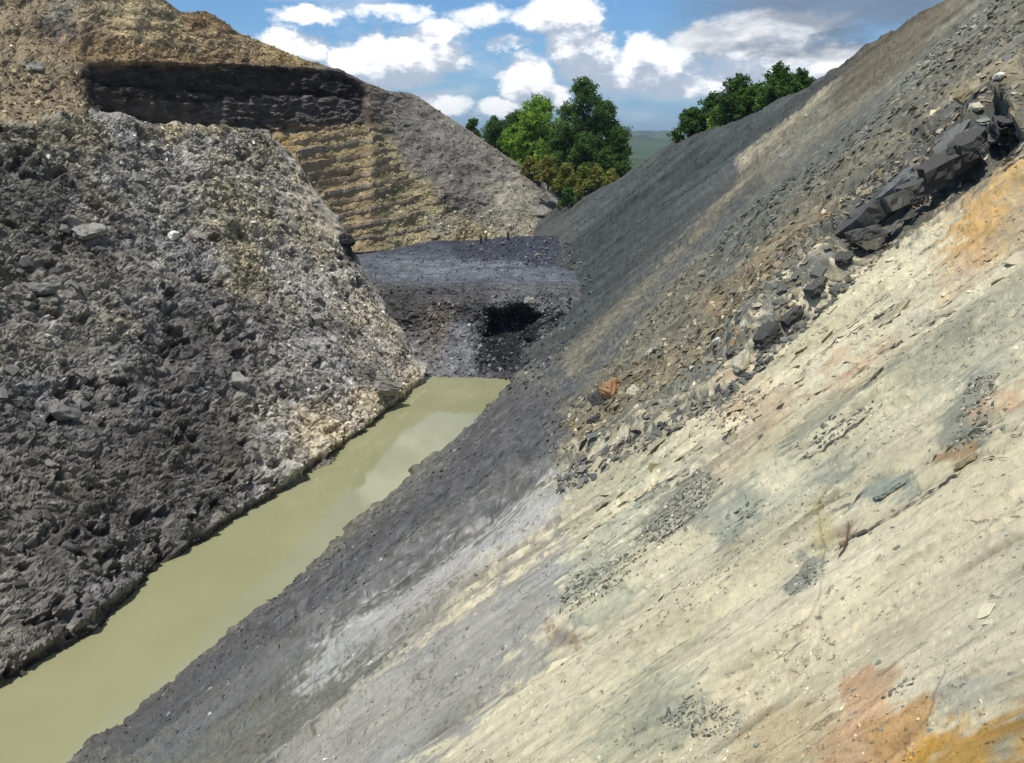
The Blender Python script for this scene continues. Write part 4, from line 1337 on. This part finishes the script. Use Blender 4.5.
rubble("rubble", GR, [(552, 236), (572, 240), (596, 285), (585, 320), (548, 380), (508, 392), (505, 378), (540, 350), (568, 290)], 1500, 1.2, 6.5, BLOCK, 33, tones=[(.055, .056, .06), (.085, .087, .09), (.12, .12, .115), (.17, .165, .155)], var=.3, tilt=.6)
SLABREG = [(558, 478), (722, 400), (860, 275), (1015, 180), (1060, 200), (1060, 763), (560, 763)]
clump = sstep(.02, .30, fbm(S_ / 1.1, T_ / 1.6, 4, 91)) > RNG.random(S_.shape)
rubble("gravel", GR, SLABREG, 4200, 1.0, 5.5, PLATE, 27, tint=(.92, .94, .92), var=.30, tilt=.3, mask=clump)
rubble("gravel", GR, SLABREG, 1500, 1.0, 4.5, PLATE, 28, tones=[(.13, .135, .10), (.20, .20, .15), (.28, .26, .18)], var=.25, tilt=.3, mask=clump)
SHEET = [hull(60 + i, .13, 13) for i in range(8)]
rubble("rock_sheets", GR, SLABREG, 520, 6, 34, SHEET, 29, tint=(1.0, 1.0, .98), var=.10, tilt=.07, sink=.22, aspect=.45, mask=fbm(S_ / 2.0, T_ / 3.0, 3, 92) > .02)
rubble("rubble", GR, [(60, 763), (240, 615), (440, 460), (512, 380), (558, 385), (560, 450), (420, 545), (290, 640), (180, 763)], 5000, 1.5, 6, PLATE, 31, var=.4)
rubble("gravel", GR, [(300, 700), (430, 570), (560, 480), (560, 763), (240, 763)], 1500, 1.2, 5, PLATE, 32, var=.35)
LREG = [(-100, 100), (110, 120), (270, 132), (345, 250), (420, 372), (300, 490), (80, 650), (-20, 763), (-100, 763)]
rubble("rubble", GL, LREG, 15000, 1.6, 6.5, BLOCK, 41, tint=(1.02, 1.0, .97), var=.32, tilt=.8, sink=.25)
rubble("rubble", GL, [(100, 120), (270, 132), (345, 250), (420, 372), (300, 490), (250, 400)], 5000, 1.5, 5.0, BLOCK, 42, tint=(1.08, 1.06, 1.0), var=.3, tilt=.8, sink=.25)
rubble("rubble", GH, [(-50, 60), (80, 70), (120, 125), (-50, 150)], 1600, 1.5, 7, BLOCK, 51, tint=(1.2, 1.2, 1.15), var=.35)
rubble("gravel", GH, [(-50, -50), (180, 0), (330, 66), (80, 66), (-50, 60)], 3500, 1.0, 4, BLOCK, 52, tint=(1.15, 1.12, 1.05), var=.35)
rubble("gravel", GH, [(370, 85), (412, 92), (556, 186), (556, 240), (340, 250), (280, 140), (365, 128)], 6000, 1.0, 4, BLOCK, 53, tint=(1.1, 1.08, 1.05), var=.35)
rubble("rubble", GB, [(370, 290), (565, 288), (565, 395), (420, 395)], 3500, 1.2, 5.5, BLOCK, 61, tint=(1.15, 1.15, 1.15), var=.45)
rubble("gravel", GB, [(362, 254), (450, 248), (560, 240), (580, 290), (372, 288)], 2600, .8, 3.2, BLOCK, 63, tones=[(.06, .065, .075), (.10, .11, .12), (.17, .175, .18), (.035, .036, .04)], var=.3)
rubble("rubble", GB, [(470, 300), (570, 292), (572, 345), (555, 392), (500, 392), (470, 372)], 1500, 1.5, 7, BLOCK, 64, tones=[(.05, .05, .055), (.09, .092, .10), (.14, .145, .15)], var=.35)
rubble("coal_lumps", GB, [(450, 262), (480, 238), (560, 236), (565, 268)], 1800, 1.0, 4, BLOCK, 62, tones=[(.03, .032, .04), (.06, .065, .08), (.16, .17, .18)], var=.3)

# slab cracks: dark strips laid on the rock, crack shade put in as colour
M_CRACK_SHADE = rock_mat("crack_shade", 20.0, .3, .4, attr=False, colour=(.085, .075, .052), bscale=30.0)
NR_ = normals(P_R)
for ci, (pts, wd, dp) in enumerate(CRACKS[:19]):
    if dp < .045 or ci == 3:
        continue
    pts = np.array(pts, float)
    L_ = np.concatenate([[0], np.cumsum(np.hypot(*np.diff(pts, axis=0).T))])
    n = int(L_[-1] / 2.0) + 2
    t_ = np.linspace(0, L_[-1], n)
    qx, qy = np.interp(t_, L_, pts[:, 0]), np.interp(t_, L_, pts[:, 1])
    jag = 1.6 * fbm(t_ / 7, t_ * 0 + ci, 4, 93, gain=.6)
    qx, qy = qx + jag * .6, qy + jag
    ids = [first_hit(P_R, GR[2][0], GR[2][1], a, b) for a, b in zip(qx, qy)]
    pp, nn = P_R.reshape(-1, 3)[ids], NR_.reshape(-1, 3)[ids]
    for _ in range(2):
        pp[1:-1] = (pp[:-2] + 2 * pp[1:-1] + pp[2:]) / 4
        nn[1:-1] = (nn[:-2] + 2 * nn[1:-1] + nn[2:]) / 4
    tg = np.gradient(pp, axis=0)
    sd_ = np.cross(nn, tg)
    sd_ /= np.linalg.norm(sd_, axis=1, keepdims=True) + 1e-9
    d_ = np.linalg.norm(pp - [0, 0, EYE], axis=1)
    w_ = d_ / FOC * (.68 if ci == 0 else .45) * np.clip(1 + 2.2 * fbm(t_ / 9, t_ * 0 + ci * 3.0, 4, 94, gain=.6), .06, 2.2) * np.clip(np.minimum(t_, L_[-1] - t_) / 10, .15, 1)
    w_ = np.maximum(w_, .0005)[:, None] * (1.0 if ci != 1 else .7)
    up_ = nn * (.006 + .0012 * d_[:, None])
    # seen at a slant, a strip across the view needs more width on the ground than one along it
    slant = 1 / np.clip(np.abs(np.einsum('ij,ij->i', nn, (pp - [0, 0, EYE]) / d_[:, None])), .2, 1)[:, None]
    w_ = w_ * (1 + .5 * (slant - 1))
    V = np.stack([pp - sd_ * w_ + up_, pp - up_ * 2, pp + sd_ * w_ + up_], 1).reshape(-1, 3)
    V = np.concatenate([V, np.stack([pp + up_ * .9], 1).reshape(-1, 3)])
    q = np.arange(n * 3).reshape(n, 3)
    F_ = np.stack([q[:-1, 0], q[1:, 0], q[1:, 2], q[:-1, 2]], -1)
    put("crack_strip", mesh_np("crack_strip", V[:n * 3], F_), M_CRACK_SHADE, parent=o_R)

# the larger stones, one by one
TONE = {'grey': (.15, .15, .135), 'dark': (.088, .084, .074), 'tan': (.28, .23, .135), 'cream': (.46, .42, .30), 'white': (.66, .64, .57), 'rust': (.30, .17, .085), 'coal': (.03, .031, .036), 'wall': (.19, .182, .165), 'pale': (.27, .255, .22), 'green': (.24, .26, .21)}
STONE_MAT = {k: rock_mat("stone_" + k, 4.0, .35, .5, attr=False, colour=c, rand=.35, bscale=9.0) for k, c in TONE.items()}


def crag(seed, size, flat=1.0, n=26, boxy=.75):
    """an angular block: a hull of points on a squared-off lump"""
    g = np.random.default_rng(seed)
    bm = bmesh.new()
    for _ in range(n):
        p = g.normal(0, 1, 3)
        p = np.sign(p) * (np.abs(p) / np.abs(p).max()) ** boxy
        bm.verts.new(p * np.array(size) * .5 * (.82 + .18 * g.random()) * np.array([1, 1, flat]))
    r = bmesh.ops.convex_hull(bm, input=bm.verts)
    bmesh.ops.delete(bm, geom=[e for e in r['geom_interior'] if isinstance(e, bmesh.types.BMVert)], context='VERTS')
    me = bpy.data.meshes.new("stone")
    bm.to_mesh(me)
    bm.free()
    return me


def shale_block(seed, size, layers=None):
    """a slabby block split into a few layers, each with its own broken outline"""
    g = np.random.default_rng(seed)
    layers = layers or int(g.integers(1, 4))
    bm = bmesh.new()
    n = 13
    an = (np.arange(n) + g.uniform(-.3, .3, n)) / n * 2 * math.pi
    base = 1 / np.maximum(np.abs(np.cos(an)), np.abs(np.sin(an))) ** .8 * g.uniform(.82, 1.0, n)
    z = -.5
    hs = g.uniform(.5, 1.5, layers)
    hs /= hs.sum()
    for k in range(layers):
        rr_ = base * g.uniform(.80, 1.10, n) * (1 - .06 * k)
        off = g.normal(0, .05, 2)
        ring = []
        for zt, sh in ((z, g.uniform(.90, 1)), (z + hs[k] * g.uniform(.96, .995), 1.0)):
            ring.append([bm.verts.new((size[0] * (.5 * rr_[i] * sh * math.cos(an[i]) + off[0]), size[1] * (.5 * rr_[i] * sh * math.sin(an[i]) + off[1]),
                                       size[2] * (zt + .03 * g.normal() + .10 * math.cos(an[i]) * (k - 1)))) for i in range(n)])
        for i in range(n):
            bm.faces.new((ring[0][i], ring[0][(i + 1) % n], ring[1][(i + 1) % n], ring[1][i]))
        for q, sg in ((ring[0], -1), (ring[1], 1)):
            c = bm.verts.new(sum((v_.co for v_ in q), Vector()) / n + Vector((0, 0, .02 * sg * size[2])))
            for i in range(n):
                bm.faces.new((q[i], q[(i + 1) % n], c))
        z += hs[k]
    bmesh.ops.recalc_face_normals(bm, faces=bm.faces)
    bmesh.ops.triangulate(bm, faces=bm.faces)
    bmesh.ops.subdivide_edges(bm, edges=bm.edges, cuts=2, use_grid_fill=True)
    bm.normal_update()
    q = np.array([v_.co[:] for v_ in bm.verts]) / max(size)
    dsp = .030 * fbm(q[:, 0] * 9 + q[:, 2] * 7, q[:, 1] * 9 - q[:, 2] * 8, 4, seed, gain=.65) + .045 * (voro(q[:, 0] * 8 + q[:, 2] * 9, q[:, 1] * 8 + q[:, 2] * 5, seed)[2] - .5)
    for v_, d_ in zip(bm.verts, dsp):
        v_.co += v_.normal * d_ * max(size)
    me = bpy.data.meshes.new("stone")
    bm.to_mesh(me)
    bm.free()
    return me


def rough_block(seed, size):
    """the same lump broken finer: small facets and chipped edges"""
    me = crag(seed, size)
    bm = bmesh.new()
    bm.from_mesh(me)
    bmesh.ops.triangulate(bm, faces=bm.faces)
    bmesh.ops.subdivide_edges(bm, edges=bm.edges, cuts=3, use_grid_fill=True)
    co_ = np.array([v_.co[:] for v_ in bm.verts])
    sc_ = max(size)
    q = co_ / sc_
    dsp = .10 * fbm(q[:, 0] * 5 + q[:, 2] * 3, q[:, 1] * 5 - q[:, 2] * 4, 4, seed, gain=.6) + .05 * (voro(q[:, 0] * 7 + q[:, 2] * 5, q[:, 1] * 7 + q[:, 2] * 3, seed)[2] - .5)
    bm.normal_update()
    for v_, d_ in zip(bm.verts, dsp):
        v_.co += v_.normal * d_ * sc_
    bm.to_mesh(me)
    bm.free()
    return me


def ground_frame(grid, px, py):
    PP, _, (gx, gy) = grid
    k = first_hit(PP, gx, gy, px, py)
    if id(PP) not in NRM:
        NRM[id(PP)] = normals(PP).reshape(-1, 3)
    W_ = PP.shape[1]
    nn = NRM[id(PP)].reshape(PP.shape)
    i, j = divmod(k, W_)
    nb = nn[max(i - 6, 0):i + 7, max(j - 6, 0):j + 7].reshape(-1, 3).mean(0)
    return PP.reshape(-1, 3)[k], nb / np.linalg.norm(nb)


def stone(name, grid, px, py, wpx, hpx, tone, label, seed, flat=.7, group=None, lift=.15, along=None, me=None, cat="stone", tilt=.0):
    """stone about wpx by hpx pixels in the photograph, long axis along a line of the ground"""
    p, n = ground_frame(grid, px, py)
    d = np.linalg.norm(p - [0, 0, EYE])
    a_, b_ = wpx * d / FOC, hpx * d / FOC
    g = np.random.default_rng(seed)
    n = n + g.normal(0, tilt, 3)
    n /= np.linalg.norm(n)
    if along is None:
        e1 = np.cross(n, g.normal(0, 1, 3))
    else:
        q, _ = ground_frame(grid, px + along[0], py + along[1])
        e1 = q - p
        e1 -= n * e1.dot(n)
    e1 /= np.linalg.norm(e1) + 1e-9
    e2 = np.cross(n, e1)
    if me is None:
        me = (shale_block if name == 'ledge_rock' or tone in ('dark', 'green') else rough_block)(seed, (a_, max(b_, a_ * .5), min(a_, b_ * 1.2) * flat))
        scl = (1, 1, 1)
    else:
        scl = (a_, (a_ + b_) * .5, b_ * flat * 1.1)
    o = put(name, me, label=label, cat=cat, group=group)
    m4 = np.eye(4)
    m4[:3, 0], m4[:3, 1], m4[:3, 2] = e1 * scl[0], e2 * scl[1], n * scl[2]
    from mathutils import Matrix
    m4[:3, 3] = p + n * lift * b_
    o.matrix_world = Matrix(m4.tolist())
    if not me.materials:
        me.materials.append(STONE_MAT[tone])
    o.material_slots[0].link = 'OBJECT'
    o.material_slots[0].material = STONE_MAT[tone]
    return o


UPR = (30, -21)
ONE = [
    (GR, 650, 352, 14, 7, 'white', "small white slab-like stone lying alone on the brown debris beside the blue-grey gully", .5),
    (GR, 741, 364, 24, 15, 'cream', "cream angular stone just left of the big dark wedge-shaped block", .8),
    (GR, 772, 343, 34, 24, 'dark', "big dark wedge-shaped block at the lower edge of the debris above the pale slab", .9),
    (GR, 716, 340, 11, 6, 'white', "small white stone in the debris a little above the cream angular stone", .5),
    (GR, 612, 390, 20, 17, 'rust', "rust brown block at the lower end of the debris band", .9),
    (GR, 597, 402, 16, 13, 'dark', "black block beside the rust brown one at the lower end of the debris band", .9),
    (GR, 632, 392, 14, 12, 'cream', "cream block just right of the rust brown block in the debris", .7),
    (GR, 595, 420, 22, 9, 'dark', "long dark slab lying low in the debris below the black block", .5),
    (GR, 1000, 78, 14, 8, 'white', "white stone among ochre rubble high by the upper right ledge", .5),
    (GR, 978, 108, 13, 9, 'cream', "cream stone on the ochre rubble above the overhanging ledge", .6),
    (GR, 985, 122, 22, 10, 'green', "pale green-grey flat stone just below the cream one above the overhanging ledge", .4),
    (GR, 965, 98, 14, 12, 'tan', "tan block on the ochre rubble left of the cream stone above the ledge", .8),
    (GR, 890, 488, 32, 11, 'green', "thin grey-green shale flake raised on the pale slab beside the long crack", .25),
    (GR, 842, 544, 8, 6, 'rust', "small rust red stone beside the lower end of the long crack in the slab", .6),
    (GR, 965, 462, 26, 9, 'tan', "rusty tan flake at the right edge of the slab above the long crack", .3),
    (GL, 92, 232, 32, 12, 'pale', "long pale slab standing out on the dark upper left wall", .6),
    (GL, 240, 386, 20, 14, 'pale', "pale block at the middle of the left wall near its washed flank", .8),
    (GL, 384, 389, 34, 17, 'pale', "large pale boulder at the left wall's foot by the far end of the pond", .8),
    (GL, 347, 244, 11, 22, 'coal', "dark upright block sticking out at the shoulder of the left wall", 1.0),
    (GL, 176, 236, 11, 9, 'white', "small whitish stone on the left wall right of the long pale slab", .8),
    (GH, 92, 114, 16, 9, 'pale', "pale stone on the tan slope just left of the coal seam", .6),
    (GH, 36, 66, 20, 5, 'pale', "thin pale flat stone on the tan hill at far left", .5),
    (GL, 60, 415, 26, 14, 'wall', "grey bulging block in the lower left part of the rough wall", .8),
    (GL, 40, 292, 30, 12, 'wall', "long grey block above a dark hollow at the left edge of the wall", .7),
    (GH, 545, 213, 22, 9, 'pale', "pale grey boulder where the grey dump runs out beside the dark slope", .8),
    (GB, 537, 256, 9, 6, 'pale', "pale grey lump at the right end of the coal heap", .8),
    (GB, 530, 300, 12, 7, 'pale', "pale grey block on the bench edge above the dark hollow", .7),
]
for i, (gr_, px, py, w_, h_, tn, lab, fl_) in enumerate(ONE):
    stone("boulder" if w_ > 18 else "stone", gr_, px, py, w_, h_, tn, lab, 900 + i, fl_, along=UPR if gr_ is GR else (14, 1) if w_ > h_ else None, lift=.22, cat="boulder" if w_ > 18 else "stone")
# ledge rocks that overhang a hollow along the upper edge of the slab
LEDGE = [(868, 256, 34, 18, "dark pointed ledge block at the lower left end of the black overhang"), (886, 243, 46, 26, "thick dark ledge block in the lower half of the black overhang"),
         (908, 226, 44, 22, "dark ledge slab over the deepest part of the black hollow"), (930, 210, 46, 20, "dark flat ledge slab in the middle of the overhang"),
         (953, 192, 46, 24, "dark ledge slab just above the middle of the overhang"), (976, 176, 44, 26, "big dark ledge block over the upper black hollow"),
         (1000, 160, 40, 24, "dark ledge block at the upper right end of the overhang"), (918, 204, 50, 16, "grey-brown slab lying on top of the middle ledge slabs"),
         (962, 168, 50, 16, "grey-brown slab lying on top of the upper ledge blocks"), (1012, 128, 40, 18, "dark broken slab above the upper right end of the overhang"),
         (846, 262, 40, 12, "thin dark slab leading down left from the overhang"), (818, 290, 42, 12, "thin dark slab on the debris edge above the wedge-shaped block"), (792, 322, 34, 13, "dark narrow block directly above the wedge-shaped block"),
         (877, 250, 22, 12, "small dark block wedged between the two lowest ledge blocks"), (897, 236, 24, 11, "thin dark plate jutting out between the lower ledge blocks"), (920, 219, 22, 11, "short dark plate jutting over the middle of the hollow"),
         (942, 203, 24, 12, "small dark block jutting between the middle ledge slabs"), (965, 186, 22, 12, "short dark block jutting between the upper ledge blocks"), (988, 170, 24, 13, "small dark block beside the big upper ledge block")]
for i, (px, py, w_, h_, lab) in enumerate(LEDGE):
    stone("ledge_rock", GR, px - 1, py - 3, w_ * (1.12 if i < 10 else .8), h_ * (1.05 if i < 10 else .8), 'dark' if i not in (7, 8) else 'grey', lab, 960 + i, .5, along=UPR, lift=(1.0 if i <= 6 else 1.2 if i in (7, 8) else 1.7 if i > 12 else .3), cat="ledge rock", tilt=.13)

SHARED = [crag(1000 + i, (1, 1, 1), .9, 12) for i in range(6)] + [crag(1010 + i, (1, 1, .7), 1, 13, .8) for i in range(6)]
SETS = [
    (GR, [(565, 440), (700, 340), (860, 215), (1000, 100), (1024, 130), (900, 225), (770, 335), (640, 430), (570, 470)], 60, 7, 17, 'grey', .45, "flat grey shale stone among the debris just above the pale slab", "grey stones in the debris above the slab"),
    (GR, [(565, 430), (700, 320), (860, 190), (1000, 70), (1024, 120), (900, 210), (770, 320), (640, 410), (570, 450)], 40, 6, 14, 'tan', .5, "tan angular stone among the debris above the pale slab", "tan stones in the debris above the slab"),
    (GR, [(620, 390), (720, 310), (860, 180), (1000, 60), (1024, 110), (900, 200), (770, 310), (660, 400)], 16, 6, 10, 'cream', .5, "small cream stone among the darker debris above the slab", "cream stones in the debris above the slab"),
    (GR, [(720, 270), (860, 130), (1000, 10), (1024, 50), (900, 150), (760, 280)], 26, 5, 10, 'grey', .5, "small grey shale piece on the loose slope higher than the debris band", "shale pieces on the upper loose slope"),
    (GR, [(560, 500), (720, 410), (1010, 200), (1024, 763), (560, 763)], 26, 4, 9, 'green', .4, "small grey-green shale chip lying on the bare pale slab", "chips on the pale slab"),
    (GL, [(0, 200), (140, 240), (130, 420), (0, 560)], 26, 7, 14, 'wall', .8, "grey block jutting from the dark left part of the rough wall", "blocks on the left part of the rough wall"),
    (GL, [(110, 140), (270, 140), (330, 240), (400, 370), (300, 400), (160, 230)], 34, 5, 12, 'pale', .75, "pale angular block on the lighter right flank of the left wall", "pale blocks on the flank of the left wall"),
    (GL, [(20, 480), (240, 430), (300, 470), (120, 610), (20, 680)], 24, 7, 14, 'dark', .75, "dark block low on the left wall above the pond", "dark blocks low on the left wall"),
    (GB, [(510, 352), (560, 345), (556, 392), (515, 395)], 16, 5, 10, 'coal', .7, "black coal block in the talus below the dark hollow", "coal blocks below the dark hollow"),
    (GB, [(470, 240), (555, 238), (556, 262), (480, 262)], 12, 4, 6, 'grey', .7, "small grey lump lying on the black coal heap", "grey lumps on the coal heap"),
]
MARKS = [(650, 352, "white slab-like stone"), (741, 364, "cream angular stone"), (775, 343, "dark wedge-shaped block"), (612, 390, "rust brown block"), (868, 260, "lower end of the black overhang"), (932, 210, "middle of the black overhang"),
         (1000, 160, "upper end of the black overhang"), (978, 108, "cream stone on the ochre rubble"), (893, 490, "grey-green shale flake"), (850, 540, "lower end of the long crack"), (965, 462, "rusty tan flake"), (965, 420, "grey rubble patch on the slab"),
         (670, 510, "dark rubble patch low on the slab"), (822, 480, "yellow seam line on the slab"), (805, 585, "dark rubble nest on the slab"), (690, 715, "gravel patch at the slab's foot"), (975, 740, "rust orange corner"), (722, 394, "notch where debris meets slab"), (640, 440, "lower debris edge"),
         (92, 232, "long pale slab on the wall"), (240, 386, "pale block at mid wall"), (382, 388, "large pale boulder by the pond"), (347, 246, "dark upright shoulder block"), (176, 236, "whitish stone on the wall"), (60, 415, "grey bulging block"), (40, 292, "dark hollow at the wall's left"),
         (240, 240, "yellowish patch on the wall"), (150, 560, "pond's near bank"), (300, 440, "washed foot of the wall"), (130, 130, "wall top under the coal seam"), (270, 140, "wall corner under the coal seam"), (40, 540, "wall's lower left corner"),
         (510, 340, "dark hollow"), (530, 380, "far end of the pond"), (550, 360, "bench foot beside the right slope"), (482, 236, "pair of people"), (507, 236, "lone person"), (540, 255, "right end of the coal heap"), (860, 130, "pale grey streak"), (780, 230, "brown patch of debris"), (700, 300, "grey gully"), (900, 80, "brown crest")]
ORD = ["nearest", "second nearest", "third nearest", "fourth nearest", "fifth nearest", "sixth nearest", "seventh nearest", "eighth nearest", "ninth nearest", "tenth nearest"]
ZONE = {id(GR[0]): lambda m: m[0] > 555 or m[1] > 400, id(GL[0]): lambda m: m[0] < 400, id(GB[0]): lambda m: 470 < m[0] < 560 and m[1] < 400}
SHORT = ["flat grey shale stone", "tan angular stone", "small cream stone", "small grey shale piece", "small grey-green chip", "jutting grey block", "pale angular block", "dark block", "black coal block", "small grey lump"]
for si, (gr_, reg, n, lo_, hi_, tn, fl_, lab, grp) in enumerate(SETS):
    g = np.random.default_rng(700 + si)
    reg = np.array(reg, float)
    pts = []
    while len(pts) < n:
        px, py = g.uniform(reg[:, 0].min(), reg[:, 0].max()), g.uniform(reg[:, 1].min(), reg[:, 1].max())
        if sdpoly(np.array([px]), np.array([py]), reg)[0] < 0 or any(math.hypot(px - a - 0, py - b) < 7 for a, b in pts):
            continue
        pts.append((px, py))
    near = {}
    for i, (px, py) in enumerate(pts):
        ms = [m for m in MARKS if ZONE[id(gr_[0])](m)]
        m = min(ms, key=lambda m: math.hypot(px - m[0], py - m[1]))
        side = ("right" if px > m[0] else "left") if abs(px - m[0]) > abs(py - m[1]) else ("below" if py > m[1] else "above")
        near.setdefault((m[2], side), []).append((math.hypot(px - m[0], py - m[1]), i))
    text = {}
    for (mk, side), lst in near.items():
        for k, (_, i) in enumerate(sorted(lst)):
            where = {"right": "right of", "left": "left of", "above": "above", "below": "below"}[side]
            text[i] = "%s %s the %s" % (SHORT[si], where, mk) if len(lst) == 1 else "%s %s %s the %s" % (ORD[min(k, 9)], SHORT[si], where, mk)
    for i, (px, py) in enumerate(pts):
        w_ = lo_ + (hi_ - lo_) * g.random() ** 1.8
        stone("stone", gr_, px, py, w_, w_ * g.uniform(.5, .9), tn, text[i], 3000 + si * 100 + i, fl_, group=grp, me=SHARED[g.integers(12)], along=UPR if gr_ is GR and g.random() < .7 else None, tilt=.2)

# ------------------------------------------------------------------ air
hm = bpy.data.materials.new("haze")
hm.use_nodes = True
N = NT(hm.node_tree)
hm.node_tree.nodes.remove(hm.node_tree.nodes['Principled BSDF'])
pv = N.n('ShaderNodeVolumePrincipled')
pv.inputs['Color'].default_value = (.72, .84, .96, 1)
pv.inputs['Density'].default_value = 0.00008
pv.inputs['Anisotropy'].default_value = 0.2
N.put(hm.node_tree.nodes['Material Output'].inputs['Volume'], pv.outputs[0])
V = np.array([(x, y, z) for x in (-12500, 12500) for y in (-12500, 12500) for z in (-60, 190)], float)
put("haze", mesh_np("haze", V, np.array([(0, 1, 3, 2), (4, 6, 7, 5), (0, 4, 5, 1), (2, 3, 7, 6), (0, 2, 6, 4), (1, 5, 7, 3)])), hm, kind='stuff')
